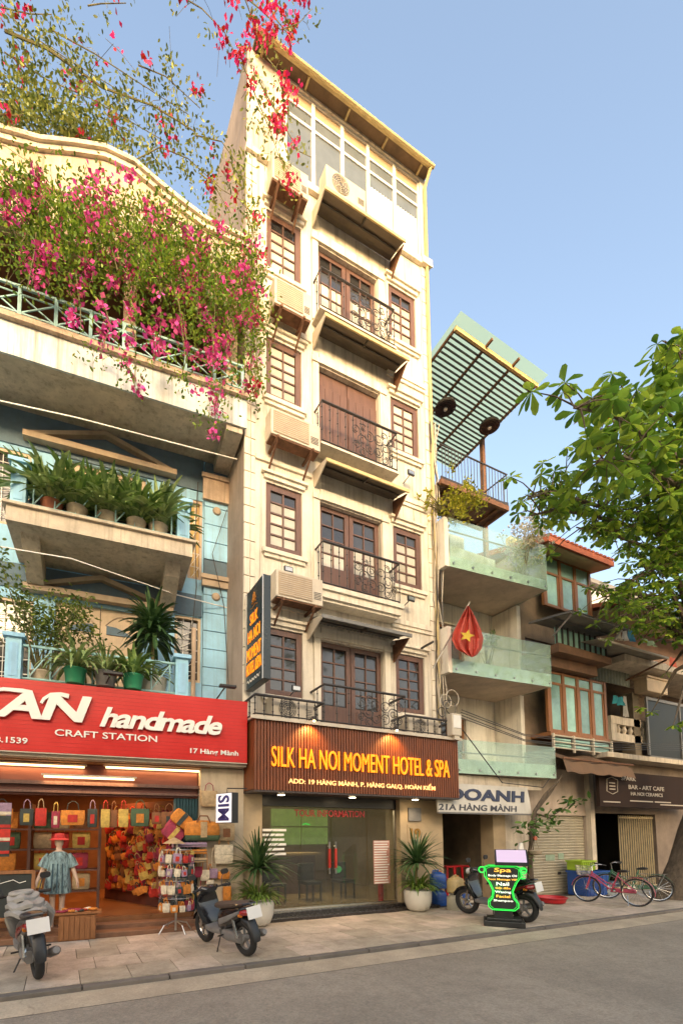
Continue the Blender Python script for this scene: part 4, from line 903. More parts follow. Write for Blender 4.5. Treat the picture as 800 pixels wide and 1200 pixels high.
# corrugated awnings
zinc = mat('dull zinc sheet', (.30,.28,.24), .6, .2, 3, .1, stain=.35)
def corr(x0, x1, yb, zb, yf_, zf, pitch=.08):
    n = int((x1-x0)/pitch*2); g = B()
    for k in range(n):
        a, b = x0+(x1-x0)*k/n, x0+(x1-x0)*(k+1)/n; da, db = (.02 if k % 2 else 0), (0 if k % 2 else .02)
        g.quad((a,yb,zb+da),(a,yf_,zf+da),(b,yf_,zf+db),(b,yb,zb+db)); 
    return g
aw = thing('corrugated_awning', 'grey corrugated awning over the green glazed balcony of the timber bay house', 'awning', (13.4,8,7.7))
add('sheet', corr(12.1,14.75,8.95,7.86,7.68,7.66), zinc, aw); add('frame', B().bar((12.1,7.72,7.63),(14.75,7.72,7.63),.04).bar((12.1,8.3,7.72),(14.75,8.3,7.72),.04).bar((12.12,7.7,7.63),(12.12,8.95,7.82),.04).bar((14.72,7.7,7.63),(14.72,8.95,7.82),.04), grey, aw)
for xx in (12.3,14.6): add('strut', B().tube([(xx,7.8,7.63),(xx,8.35,7.25)], .025, 6), steel, aw)
f0, f1 = P(700,746,7.8), P(781,770,7.8)
aw = thing('corrugated_awning', 'lower pale corrugated awning with hanging ribbed valance beside the laundry', 'awning', (15,8,7))
add('sheet', corr(f0.x,f1.x,8.9,7.35,7.8,7.15), zinc, aw); add('edge', B().bar((f0.x,7.78,7.15),(f1.x,7.78,7.15),.05,.05), acwhite, aw)
add('strut', B().tube([(f1.x-.05,7.8,7.1),(f1.x-.2,8.9,6.75)], .03, 6), rust, aw)
gv = B(); n = 44
for k in range(n):
    a, b = f0.x+(f1.x-f0.x)*k/n, f0.x+(f1.x-f0.x)*(k+1)/n; gv.quad((a,8.9+(.03 if k % 2 else 0),6.55),(b,8.9+(0 if k % 2 else .03),6.55),(b,8.9+(0 if k % 2 else .03),7.34),(a,8.9+(.03 if k % 2 else 0),7.34))
add('valance', gv, mat('green grey ribbed sheet', (.17,.19,.15), .6, .2, 3, .05), aw)
aw = thing('tarpaulin_awning', 'brown sagging tarpaulin awning above the roller shutter', 'awning', (13.5,8.3,3.5))
brown = mat('brown tarpaulin', (.15,.085,.045), .8, .2, 2, .15, stain=.3); g = B(); secs = []
for i in range(13):
    x_ = 12.1+i*.26; secs.append([(x_,9.28,4.05-.0*i),(x_,8.7,3.98+.05*math.sin(i)),(x_,8.1,3.72-.08*abs(math.sin(i*.9))),(x_,8.0,3.35+.03*math.sin(i*2))])
g.loft(secs, cap=False, close=False); add('sheet', g, brown, aw, smooth=True); add('pole', B().tube([(12.1,8.1,3.74),(15.3,8.1,3.74)], .03, 6), rust, aw)
# ---------------------------------------------------------------- far houses on the right
b5 = thing('brown_shop_house', 'dim old house with folding gate and brown shop board at the far right', 'building', (17,9,0))
add('front_wall', B().wall(14.52, 24, -.02, 4.0, 9.0, [(14.6,18.1,-.02,2.35)], .3), mat('soot stained wall', (.2,.155,.12), .9, .25, 1.4, .2), b5)
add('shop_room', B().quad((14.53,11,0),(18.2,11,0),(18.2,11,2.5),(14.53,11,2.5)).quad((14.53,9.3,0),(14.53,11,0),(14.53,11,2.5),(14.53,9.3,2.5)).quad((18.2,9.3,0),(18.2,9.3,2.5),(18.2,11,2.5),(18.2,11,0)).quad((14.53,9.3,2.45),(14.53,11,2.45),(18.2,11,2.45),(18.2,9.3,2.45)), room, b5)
gm = mat('cream folding gate', (.42,.33,.19), .6, .15, 5, .05)
fg = add('folding_gate', B().box(16.1,18.05,9.04,9.06,2.2,2.26), gm, b5)
for i in range(16): add('gate_bar', B().prism([(16.1+i*.122,9.06),(16.115+i*.122,9.03),(16.13+i*.122,9.06)], 'z', .03, 2.3), gm, fg)
add('gate_panel', B().box(16.12,18.03,9.065,9.075,.05,2.3), mat('gate green', (.04,.04,.03), .7), fg)
add('gate_track', B().box(14.6,18.1,9.02,9.07,0,.03), gm, fg)
bb = thing('brown_shop_board', 'dark brown shop board with pale lettering at the far right', 'sign', (16,8.3,2.5))
add('board', B().box(13.95,19.5,8.3,8.4,2.5,3.55), mat('chocolate board', (.03,.018,.014), .85, .15, 3, .03, spec=.2), bb)
pale = mat('pale print', (.42,.36,.29), .6, .05)
write('SPARK', 15.0, 8.29, 3.3, .75, .13, pale, bb, .008, .02, each=False, name='lettering')
write('BAR - ART CAFE', 15.35, 8.29, 3.05, 1.9, .13, pale, bb, .008, .01, each=False, name='lettering'); write('HA NOI CERAMICS', 15.45, 8.29, 2.86, 1.7, .11, pale, bb, .008, .01, each=False, name='lettering')
a = 14.55; g = B().tube([(a-.25,8.29,3.3),(a-.1,8.29,3.34),(a,8.29,3.37),(a+.1,8.29,3.34),(a+.27,8.29,3.3),(a+.25,8.29,2.95),(a+.1,8.29,2.9),(a,8.29,2.87),(a-.1,8.29,2.9),(a-.27,8.29,2.95),(a-.25,8.29,3.3)], .012, 4)
for k in range(3): g.box(a-.14,a+.14,8.286,8.295,3.0+k*.09,3.03+k*.09)
add('emblem', g, pale, bb, kind='stuff'); g = B()
for xa, xb, z_ in ((14.1,14.9,2.62),(15.4,16.6,2.68),(16.7,17.6,2.68),(17.0,18.6,2.6)): g.box(xa,xb,8.286,8.299,z_,z_+.035)
add('print_lines', g, pale, bb, kind='stuff')
# upper clutter: balcony with balusters, laundry, glazed box, roofs
cx0, cx1 = P(712,850,9.0).x, P(764,870,9.0).x
bl_ = thing('concrete_balustrade', 'stained concrete balustrade with short balusters beside the timber bay', 'balustrade', (cx0,9,4.5))
zc = P(735,862,9.0).z
add('coping', B().box(cx0,cx1,8.9,9.1,zc+.30,zc+.55), concrete, bl_); add('plinth', B().box(cx0,cx1,8.9,9.1,zc-.25,zc), concrete, bl_)
add('end_block', B().box(cx1-.66,cx1,8.91,9.09,zc,zc+.3), concrete, bl_); add('end_block', B().box(cx0,cx0+.3,8.91,9.09,zc,zc+.3), concrete, bl_)
for i in range(5): a = cx0+.5+i*(cx1-cx0-1.1)/4; add('baluster', B().lathe([(.07,0),(.05,.05),(.09,.14),(.05,.25),(.07,.3)], (a,9,zc), 8), concrete, bl_)
b6 = thing('cluttered_house', 'old stacked house with rusty awnings and glazed box behind the street tree', 'building', (18,10,4))
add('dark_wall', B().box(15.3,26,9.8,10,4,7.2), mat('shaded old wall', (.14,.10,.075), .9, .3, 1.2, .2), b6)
add('ledge', B().box(14.6,24,8.4,9.78,4.0,4.15), concrete, b6)
add('pillar', B().box(17.0,17.35,8.9,9.3,4.15,6.4), mat('mossy pillar', (.15,.12,.08), .9, .3, 3, .3), b6)
gb = add('glazed_box', B().box(17.4,22,8.7,8.76,6.15,6.25).box(17.4,17.48,8.7,8.76,4.2,6.15).box(19.4,19.46,8.7,8.76,4.2,6.15).box(17.4,22,8.7,8.76,4.2,4.28), grey, b6)
add('pane', B().box(17.48,19.4,8.73,8.74,4.28,6.15), mat('grimy pane', (.03,.032,.03), .45, .3, 2, .02, spec=.3), gb); add('pane', B().box(19.46,22,8.73,8.74,4.28,6.15), MATS['grimy pane'], gb)
add('roof', B().add([(15.3,8.1,8.75),(26,8.1,8.75),(26,12,9.8),(15.3,12,9.8),(15.3,8.1,8.87),(26,8.1,8.87),(26,12,9.95),(15.3,12,9.95)], [(0,3,2,1),(4,5,6,7),(0,1,5,4),(1,2,6,5),(2,3,7,6),(3,0,4,7)]), tile, b6)
add('upper_wall', B().box(15.35,26,9.4,9.6,7.2,8.9), mat('mauve brown wall', (.24,.16,.13), .85, .2, 1.5, .15), b6); add('roof_soffit', B().quad((15.4,8.2,8.7),(26,8.2,8.7),(26,9.39,9.0),(15.4,9.39,9.0)), mat('cream soffit', (.42,.33,.2), .8), b6)
add('terrace_slab', B().box(15.4,25,8.2,9.79,7.0,7.2), concrete, b6)
ry = thing('grey_back_house', 'pale grey and yellow houses rising behind the red eave', 'building', (20,13,8))
add('grey_wall', B().box(16.6,28,13,13.4,8,13.2), mat('pale blue grey wall', (.40,.43,.46), .8, .12, 1.5, .05), ry); add('yellow_wall', B().box(15.9,18.6,12.4,12.6,10.5,13.6), mat('pale yellow wall', (.6,.47,.25), .8, .1), ry)
g = B()
for k in range(9): g.box(16.7,18.5,12.96,12.999,9.2+k*.32,9.24+k*.32)
add('cladding_seam', g, grey, ry, kind='stuff'); add('window', B().box(18.9,20.2,12.95,12.999,10.6,12.0), tealg, ry); add('roof', B().box(16.4,28.2,12.7,14,13.2,13.4), grey, ry)
# laundry and odds on the far terrace
cols = {'turquoise':(.05,.35,.42),'white':(.7,.68,.64),'coral':(.6,.15,.10),'yellow':(.6,.4,.08),'pale green':(.3,.42,.25),'blue':(.08,.3,.5),'cream':(.6,.52,.38)}
def cloth(nm, label, c, u0, v0, u1, v1, y, grp):
    a = P(u0,v0,y); b = P(u1,v1,y); g = B(); n = 10; secs = []
    for j in range(6):
        z_ = a.z+(b.z-a.z)*j/5; secs.append([(a.x+(b.x-a.x)*k/n*(1-.06*math.sin(j)), y+.05*math.sin(k*1.5+j*.3)*(.4+j*.12), z_+.02*math.sin(k)) for k in range(n+1)])
    g.loft(secs, cap=False, close=False); o = add(nm, g, mat('cloth '+c, cols[c], .85, .12, 4, .05, trans=.2), smooth=True); return tag(o, label, 'laundry', grp)
LG = 'laundry hung on the far houses'
cloth('hanging_shirt','turquoise shirt hanging in the shade beside the timber bay','turquoise',718,815,731,827,8.8,LG); cloth('hanging_towel','white towel hanging beside the turquoise shirt','white',730,816,735,840,8.8,LG)
cloth('hanging_sheet','blue sheet hanging above the lower corrugated awning','blue',735,737,743,752,8.6,LG); cloth('hanging_sheet','white sheet hanging left of the blue sheet','white',729,738,735,751,8.6,LG); cloth('hanging_sheet','cream sheet leftmost above the lower awning','cream',722,741,728,751,8.6,LG)
cloth('hanging_quilt','long white quilt drying at the far right under the tree','white',762,774,784,789,8.3,LG); cloth('hanging_towel','coral and yellow towel right of the drying quilt','coral',784,770,793,788,8.3,LG)
cloth('plastic_cover','pale green plastic cover on the far terrace','pale green',752,748,768,758,8.4,LG)
tb = thing('storage_box', 'cream storage box standing on the far terrace under the quilt', 'box', P(770,805,8.5)); p = P(770,805,8.5)
add('body', B().box(p.x-.6,p.x+.6,8.5,8.9,p.z-.2,p.z+.25), dcream, tb, bevel=.02); add('lid', B().box(p.x-.64,p.x+.64,8.46,8.94,p.z+.25,p.z+.31), dcream, tb)
# service cables down the seam between hotel and white house
cb = thing('cable_bundle', 'tangle of dark cables running down the seam right of the hotel', 'cables', (8.5,8.7,4))
for k in range(7):
    x_ = 8.5+random.uniform(-.05,.12); pts = [(x_+random.uniform(-.09,.09), 8.78+random.uniform(-.05,.03), 12.5-i*.8) for i in range(11)]
    add('cable', B().tube(pts, random.uniform(.008,.016), 5), random.choice([iron, grey, acwhite]), cb)
for k in range(5):
    c_ = Vector((8.25+random.uniform(-.2,.25), 8.35, 4.7+random.uniform(-.1,.3))); add('cable_loop', B().torus(c_, random.uniform(.1,.22), .011, 'y', 18, 5), random.choice([iron, acwhite]), cb)
add('cable', B().tube([(8.6,8.2,4.2),(10,8.3,3.0),(11.6,8.35,2.95),(12.4,8.4,3.6)], .014, 5), iron, cb)
for k in range(4): add('cable', B().tube([(8.5,8.2-.03*k,4.5+.05*k),(10.5,8.0,4.05+.07*k-.04*(k%2)),(13,7.95,4.0+.08*k),(16,8.0,4.25+.06*k),(22,8.1,4.6+.08*k)], .011, 4), iron, cb)
add('wall_arm', B().tube([P(493,760,8.8),P(507,752,8.2)], .03, 6), iron, cb)

# ---------------------------------------------------------------- foliage
def rotmats(n, up=.6):                   # random leaf frames, blades tending to face up
    nrm = rng.normal(size=(n,3)); nrm[:,2] = np.abs(nrm[:,2])+up; nrm /= np.linalg.norm(nrm, axis=1)[:,None]
    t = rng.normal(size=(n,3)); t -= nrm*(t*nrm).sum(1)[:,None]; t /= np.linalg.norm(t, axis=1)[:,None]
    return t, np.cross(nrm, t), nrm
LEAF = np.array([(0,0,0),(.28,-.2,.03),(.28,.2,.03),(.68,-.2,.04),(.68,.2,.04),(1,0,-.05)], float); LEAFF = [(0,1,2),(1,3,4),(1,4,2),(3,5,4)]
def leaves(name, pos, size, m, parent, up=.6, shape=LEAF, faces=LEAFF, kind='stuff', dirs=None):
    n = len(pos); pos = np.asarray(pos); sz = size*rng.uniform(.65,1.25,n)
    t, b, nn = rotmats(n, up)
    if dirs is not None:
        t = np.asarray(dirs, float); t /= np.linalg.norm(t, axis=1)[:,None]+1e-9
        nn = np.tile([0,0,1.], (n,1))+rng.normal(size=(n,3))*.25; nn -= t*(t*nn).sum(1)[:,None]; nn /= np.linalg.norm(nn, axis=1)[:,None]; b = np.cross(nn, t)
    V = pos[:,None,:] + sz[:,None,None]*(shape[None,:,0:1]*t[:,None]+shape[None,:,1:2]*b[:,None]+shape[None,:,2:3]*nn[:,None])
    F = (np.array(faces)[None]+(np.arange(n)*len(shape))[:,None,None]).reshape(-1,3)
    me = raw_mesh(name, V.reshape(-1,3), F); return add(name, me, m, parent, kind=kind)
pink = mat('pink bracts', (.68,.08,.31), .7, .25, 4, 0, isl=.45, trans=.35)
crim = mat('crimson bracts', (.58,.02,.08), .7, .25, 4, 0, isl=.45, trans=.35)
bougl = mat('bougainvillea leaf', (.17,.29,.03), .5, .35, 2, 0, isl=.55, trans=.35)
bougl2 = mat('bougainvillea sparse leaf', (.20,.24,.05), .5, .35, 2, 0, isl=.6, trans=.3)
BR = np.array([(0,0,0),(.5,-.42,.15),(.5,.42,.15),(1,0,.1)], float); BRF = [(0,1,2),(1,3,2)]
bg_ = thing('bougainvillea', 'pink bougainvillea spilling over the terrace railing of the blue house', 'climbing plant', L(1,8.9,14.8))
bg2 = thing('bougainvillea', 'crimson bougainvillea sprays arching over the roof gable against the sky', 'climbing plant', L(.5,9.5,15))
def sprays(root, specs, lm, fm, lsz, fsz, seed):
    """each spec: pixel path, depth from and to, spread in metres, leaves per metre, blossoms per metre"""
    lp, fp_ = [], []; gs = B()
    for pts, y0, y1, sp, ld, fd in specs:
        n = len(pts); w3 = [np.array(P(u, v, y0+(y1-y0)*i/max(1,n-1))) for i, (u, v) in enumerate(pts)]
        if sp < 1.2: gs.tube([tuple(p+rng.normal(size=3)*.05) for p in w3], [max(.005, (.03 if sp == .16 else .014)*(1-.7*i/n)) for i in range(n)], 5)
        for a, b in zip(w3, w3[1:]):
            l = np.linalg.norm(b-a)
            k = rng.poisson(ld*l*1.45); tt = rng.random(k)[:,None]
            # leaves gather in little tufts
            ct = max(1, k//(20 if seed == 1 else 11)); cc = a+(b-a)*rng.random(ct)[:,None]+rng.normal(size=(ct,3))*sp*np.array([1,.7,.8])
            if k: lp.append(cc[rng.integers(0,ct,k)]+rng.normal(size=(k,3))*(.15 if seed == 1 else .11))
            k = rng.poisson(fd*l*(.95 if seed == 1 else .9)); ct = max(1, k//18); cc = a+(b-a)*rng.random(ct)[:,None]+rng.normal(size=(ct,3))*sp*np.array([1,.7,.8])
            if k: fp_.append(cc[rng.integers(0,ct,k)]+rng.normal(size=(k,3))*.068)
            for q in range(int(l*3.5)):           # side twigs
                s0 = a+(b-a)*rng.random(); d = rng.normal(size=3)*sp*1.1; gs.tube([tuple(s0), tuple(s0+d*.5+[0,0,.06]), tuple(s0+d)], .0045, 3)
    add('stems', gs, stem, root, kind='stuff')
    leaves('leaves', np.concatenate(lp), lsz, lm, root); leaves('blossoms', np.concatenate(fp_), fsz, fm, root, .1, BR, BRF)
hang = []
for k in range(22):                        # curtain of hanging sprays across the terrace front
    u = -8+k*13.6; v0 = 196+u*.31+random.uniform(-6,24); ln = random.uniform(45,85)+min(u,190)*.2
    hang.append(([(u+random.uniform(-8,8), v0), (u+10+random.uniform(-10,10), v0+ln*.45), (u+16+random.uniform(-12,12), v0+ln)], 8.75, 8.45, .25, 190, 36 if k % 3 else 60))
for u, v in ((40,300),(85,360),(120,380),(150,390),(185,400),(215,410),(245,420),(270,400),(205,360),(255,440)):
    hang.append(([(u,v-40),(u+6,v),(u+random.uniform(-8,10),v+random.uniform(25,70))], 8.5, 8.35, .13, 60, 55))
hang.append(([(0,215),(60,240),(130,275),(200,300),(275,330)], 8.6, 8.5, .33, 150, 60)); hang.append(([(120,235),(190,255),(285,290)], 8.6, 8.5, .3, 120, 70)); hang.append(([(0,285),(50,290),(110,300)], 8.6, 8.5, .3, 120, 30))
for k in range(5): hang.append(([(293,250+k*40),(297,285+k*40),(300,310+k*42)], 8.6, 8.55, .10, 70, 22))
sprays(bg_, hang, bougl, pink, .078, .10, 1)
up = [([(-8,128),(50,142),(115,158)], 9.35, 9.2, .2, 420, 3), ([(-8,95),(30,110),(70,128)], 9.5, 9.3, .28, 260, 5), ([(0,35),(60,62),(120,98),(180,128),(232,152)], 9.4, 9.2, .16, 55, 5), ([(0,150),(50,158),(110,168),(160,182)], 9.4, 9.2, .26, 330, 5), ([(0,110),(40,120),(90,130),(150,150)], 9.6, 9.4, .36, 210, 8), ([(0,60),(50,80),(110,120),(200,170)], 9.6, 9.4, .34, 110, 9),
      ([(10,10),(40,40),(80,70),(140,110)], 9.8, 9.5, .36, 60, 9), ([(60,30),(110,60),(160,100),(225,140)], 9.6, 9.4, .24, 45, 6), ([(160,85),(195,95),(235,125)], 9.3, 9.2, .3, 70, 22), ([(150,185),(185,172),(220,190),(260,215),(290,235)], 9.2, 8.8, .2, 65, 14), ([(232,152),(255,165),(280,200),(292,240)], 9.0, 8.7, .2, 65, 10),
      ([(0,5),(30,20),(60,15)], 9.6, 9.4, .3, 60, 24), ([(100,5),(120,0),(150,8)], 9.4, 9.3, .18, 26, 16), ([(0,130),(20,135),(30,140)], 9.1, 9.0, .1, 30, 50),
      ([(200,-20),(240,10),(262,45),(285,80)], 8.7, 8.6, .2, 28, 26), ([(270,-15),(300,10),(325,25),(350,28),(368,15)], 8.4, 8.2, .17, 24, 120), ([(285,5),(300,30),(312,60),(325,90),(338,130)], 8.4, 8.35, .2, 30, 80), ([(320,20),(335,35),(345,50)], 8.3, 8.2, .1, 10, 70),
      ([(285,80),(305,120),(318,150),(330,190),(345,225)], 8.5, 8.3, .2, 55, 50), ([(300,95),(330,140),(352,175),(362,180)], 8.4, 8.3, .13, 32, 34), ([(235,205),(250,225),(275,250)], 9.0, 8.8, .2, 70, 12), ([(292,235),(300,285),(296,340),(300,400),(300,470)], 8.6, 8.55, .09, 42, 16)]
sprays(bg2, up, bougl2, crim, .09, .105, 2)
# strap-leaved and spiky pot plants
def blades(n, ln, wd, droop, sp, seed, z0=0., r0=.04, stemh=0., cluster=0):
    rd = random.Random(seed); g = B()
    for i in range(n):
        az = rd.uniform(0, 2*math.pi); el = R(rd.uniform(*sp)); l = ln*rd.uniform(.65,1.1); w_ = wd*rd.uniform(.75,1.15)
        p = Vector((r0*math.cos(az), r0*math.sin(az), z0+(rd.uniform(0,stemh) if stemh else 0))); d = Vector((math.cos(az)*math.cos(el), math.sin(az)*math.cos(el), math.sin(el)))
        sd_ = Vector((-math.sin(az), math.cos(az), 0)); secs = []; m_ = 7
        for j in range(m_+1):
            t = j/m_; ww_ = w_*(math.sin(math.pi*min(1,.12+.88*t*.98))**.7)*.5+.002
            fold = Vector((0,0,ww_*.35)); secs.append((p-sd_*ww_+fold, p.copy(), p+sd_*ww_+fold))
            p = p+d*(l/m_); d = (d+Vector((0,0,-droop/m_))).normalized()
        for a, b in zip(secs, secs[1:]): g.quad(a[0],a[1],b[1],b[0]); g.quad(a[1],a[2],b[2],b[1])
    return g
def potplant(label, at, prof, pm, tiers, grp, trunk=None, n=18, nm='potted_plant', ask=False):
    t = local(nm, label, 'potted plant', grp)
    pt = add('pot', B().lathe(prof, n=n), pm, t, smooth=True); h_ = prof[-1][1]; add('soil', B().lathe([(prof[-1][0]*.86,h_-.03),(prof[-1][0]*.86,h_-.02)], n=12), joint, pt)
    if trunk: add('trunk', B().tube([(0,0,h_-.03),(.02,.01,h_+trunk*.5),(0,0,h_+trunk)], [.04,.03,.03], 7), stem, t)
    for nm_, g, m in tiers: add(nm_, g.xf(Matrix.Translation((0,0,h_-.03))), m, t, kind='stuff')
    put(t, at, random.uniform(0,6) if not ask else 0); return t
bowl = [(.14,0),(.24,.06),(.30,.22),(.31,.42),(.285,.47),(.28,.47)]
cerm = mat('white ceramic', (.62,.58,.50), .35, .05, 3, .02, stain=.1)
for k, (u, v, lb) in enumerate(((298,1083,'left of the hotel entrance'), (482,1066,'right of the hotel entrance'))):
    p = G(u, v); sc_ = 1.0
    potplant('tall spiky dracaena over grassy leaves in a white pot '+lb, (p.x, min(p.y, 8.4)+(.0 if k == 0 else 0), 0 if k == 0 else .0), bowl, cerm,
        [('spiky_leaves', blades(130, .80, .045, 1.0, (-5,85), 30+k, .62, .03), darkleaf), ('grass_leaves', blades(110, .55, .035, 1.9, (30,80), 40+k, .05, .12), mat('grassy leaf', (.12,.20,.03), .45, .25, 3, 0, isl=.4, trans=.2))], 'white potted dracaenas by the entrance', .62)
tub = [(.12,0),(.15,.02),(.18,.25),(.195,.27),(.19,.29)]
def Lp(u, v, y):                          # a point at depth y in the askew frame, seen at a pixel
    M = LM.inverted(); o = M @ Vector((0,0,H)); d = (M.to_3x3() @ ray(u, v)); t = (y-o.y)/d.y; q = o+d*t; return LM @ q
cagem = mat('pale wicker', (.42,.35,.25), .8, .2, 8, .3)
BP2 = 'strap-leaved plants along the upper balcony'
lbs = ['strap-leaved plant in a terracotta pot at the left of the upper balcony','second strap-leaved plant from the left on the upper balcony','strap-leaved plant in the middle of the upper balcony','tall strap-leaved plant right of the middle of the upper balcony','strap-leaved plant beside the right post of the upper balcony']
for k, u in enumerate((60,90,126,160,186)):
    p = Lp(u, 610, 8.95); p.z = 7.5
    o = potplant(lbs[k], p, tub, terracotta if k in (0,) else cagem, [('strap_leaves', blades(85, .95, .095, 1.7, (30,88), 60+k, .0, .1), striplf if k % 2 else palelf)], BP2, ask=True)
for k, (u, y_, h_) in enumerate(((75,9.2,1.0),(108,9.25,1.1),(143,9.2,1.05),(175,9.25,.95),(45,9.1,.9),(200,9.2,.8))):
    p = Lp(u, 610, y_); p.z = 7.5; potplant(['strap-leaved plant behind the terracotta pot on the upper balcony','rear strap-leaved plant behind the second pot of the upper balcony','rear strap-leaved plant in the middle of the upper balcony','rear strap-leaved plant near the right end of the upper balcony','bushy plant against the left post of the upper balcony','low bushy plant behind the right post of the upper balcony'][k], p, tub, black, [('strap_leaves', blades(80, h_*.9, .085, 1.4, (35,88), 80+k, .1, .1), striplf)], BP2, ask=True)
grn = mat('green plastic pot', (.02,.22,.10), .4, .1, 4, .02); gry = mat('grey pot', (.16,.15,.14), .7, .2, 5, .1)
BP1 = 'pot plants over the red sign'
for k, (u, pm, lb, ti) in enumerate(((88,grn,'arching pale plant in a green pot left over the red sign',[('strap_leaves', blades(60,.72,.07,2.2,(20,80),101,.05,.08), palelf)]),
        (124,gry,'fine arching plant in a dark grey pot over the red sign',[('strap_leaves', blades(60,.6,.04,2.2,(20,85),102,.05,.08), palelf)]),
        (156,grn,'bushy strap-leaved plant in a green pot right over the red sign',[('strap_leaves', blades(60,.55,.08,1.9,(25,85),103,.05,.08), striplf)]))):
    p = Lp(u, 800, 8.62); p.z = 4.33; potplant(lb, p, tub, pm, ti, BP1, ask=True)
p = Lp(178, 780, 9.2); p.z = 4.33
potplant('big dark green dracaena rosette standing on the balcony over the red sign', p, [(.16,0),(.26,.1),(.3,.4),(.3,.45),(.29,.46)], cerm, [('rosette_leaves', blades(170,.72,.085,1.5,(-15,85),110,.75,.03,.4), darkleaf), ('low_leaves', blades(30,.5,.06,1.5,(10,70),111,.05,.1), palelf)], BP1, .95, ask=True)
p = Lp(50, 770, 9.0); p.z = 4.33
t = tag(local('shrub', None, None), 'airy light green shrub with bare stems at the left over the red sign', 'shrub'); g = B(); lp = []
for k in range(26):
    a = rng.normal(size=3)*[.42,.3,.25]+[0,0,1.35]; g.tube([(0,0,.1),tuple(a*.5+rng.normal(size=3)*.05),tuple(a)], [.02,.012,.005], 5); lp.append(a+rng.normal(size=(90,3))*.14)
add('stems', g, stem, t); leaves('leaves', np.concatenate(lp), .085, mat('shrub leaf', (.15,.21,.04), .5, .3, 3, 0, isl=.5, trans=.3), t); add('pot', B().lathe(tub), cagem, t, smooth=True); put(t, p)
# shrubs on the white house
def shrub(label, c, rad, n, sz, m, stemto, grp=None):
    t = tag(thing('shrub', None, None, c), label, 'shrub'); pos = rng.normal(size=(n//10,3))*rad*.55+np.array(c); pos = pos[rng.integers(0,len(pos),n)]+rng.normal(size=(n,3))*rad*.14
    g = B()
    for k in range(9): q = pos[rng.integers(0,n)]; g.tube([stemto, tuple((np.array(stemto)+q)/2+rng.normal(size=3)*.04), tuple(q)], [.018,.01,.004], 5)
    add('stems', g, stem, t); leaves('leaves', pos, sz, m, t); return t
c_ = P(538,588,8.4); shrub('yellow green shrub growing out under the roof terrace', tuple(c_), .42, 900, .1, limeleaf, tuple(P(520,612,8.7)))
c_ = P(505,582,8.6); shrub('thin yellow green twigs beside the hotel corner', tuple(c_), .2, 90, .09, limeleaf, tuple(P(518,600,8.7)))
c_ = P(618,628,8.3); shrub('white flowering shrub on the top glass balcony', tuple(c_), .5, 1300, .085, mat('white petals', (.62,.58,.46), .6, .1, 3, 0, isl=.25, trans=.3), (c_.x,8.5,8.6))
c_ = P(612,650,8.6); shrub('green shrub under the white flowers of the top glass balcony', tuple(c_), .4, 500, .1, limeleaf, (c_.x,8.6,8.6))
c_ = P(572,752,8.9); shrub('small pale plant behind the red flag', tuple(c_), .2, 260, .08, palelf, (c_.x,9.0,5.9))
# twisted young tree at the shop of number 21A
vt = thing('twisted_tree', 'thin twisted tree climbing between the white board and the roller shutter', 'tree', (11.1,8.5,0))
tk = B()
for k in range(3):
    o_ = random.uniform(-.1,.1); tk.tube([(11.15+o_,8.5,0),(11.05+o_,8.48,.6),(11.15-o_,8.42,1.2),(11.0+o_*2,8.36,1.8),(11.2,8.33,2.3),(11.45+o_*3,8.3,2.75),(11.9+o_*3,8.2,3.0+o_*3)], [.08,.07,.06,.06,.05,.035,.02], 7)
add('trunk', tk, bark, vt, smooth=True); lp = []
for u, v in ((625,965),(640,955),(655,950),(668,940),(676,938),(630,975),(645,965),(618,968)): lp.append(np.array(P(u,v,8.0))+rng.normal(size=(16,3))*[.17,.14,.07])
lp.append(np.array((10.75,8.4,1.0))+rng.normal(size=(60,3))*[.12,.1,.2])
lp = np.concatenate(lp); add('twigs', B().tube([(11.2,8.33,2.25),(11.6,8.1,2.1),P(640,960,8.0),P(676,938,8.0)], [.03,.02,.015,.008], 5), bark, vt); leaves('leaves', lp, .19, greenleaf, vt)
# ---------------------------------------------------------------- broad-leaved street tree on the right
TP = Vector((14.7,7.05,0))
stt = thing('street_tree', 'broad-leaved street tree with gnarled leaning trunk at the right edge', 'tree', TP)
g = B(); tp = [(14.75,7.05,-.05),(14.95,7.05,.35),(15.35,7.0,1.0),(15.8,6.95,1.9),(16.3,6.8,3.2),(16.0,6.5,4.8),(15.2,6.2,6.4)]
secs = []
for i, p in enumerate(tp):
    r_ = [.55,.42,.36,.34,.3,.26,.22][i]; sec = []
    for k in range(18):
        a = 2*math.pi*k/18; q = r_*(1+.16*math.sin(a*3+i)+.09*math.sin(a*7+i*2)+random.uniform(-.05,.05)+(.35*max(0,math.sin(a*2.5+1)) if i == 0 else 0)); sec.append((p[0]+q*math.cos(a), p[1]+q*.85*math.sin(a), p[2]+q*.25*math.cos(a)))
    secs.append(sec)
add('trunk', g.loft(secs), bark, stt, smooth=True)
lg = B(); ros = []
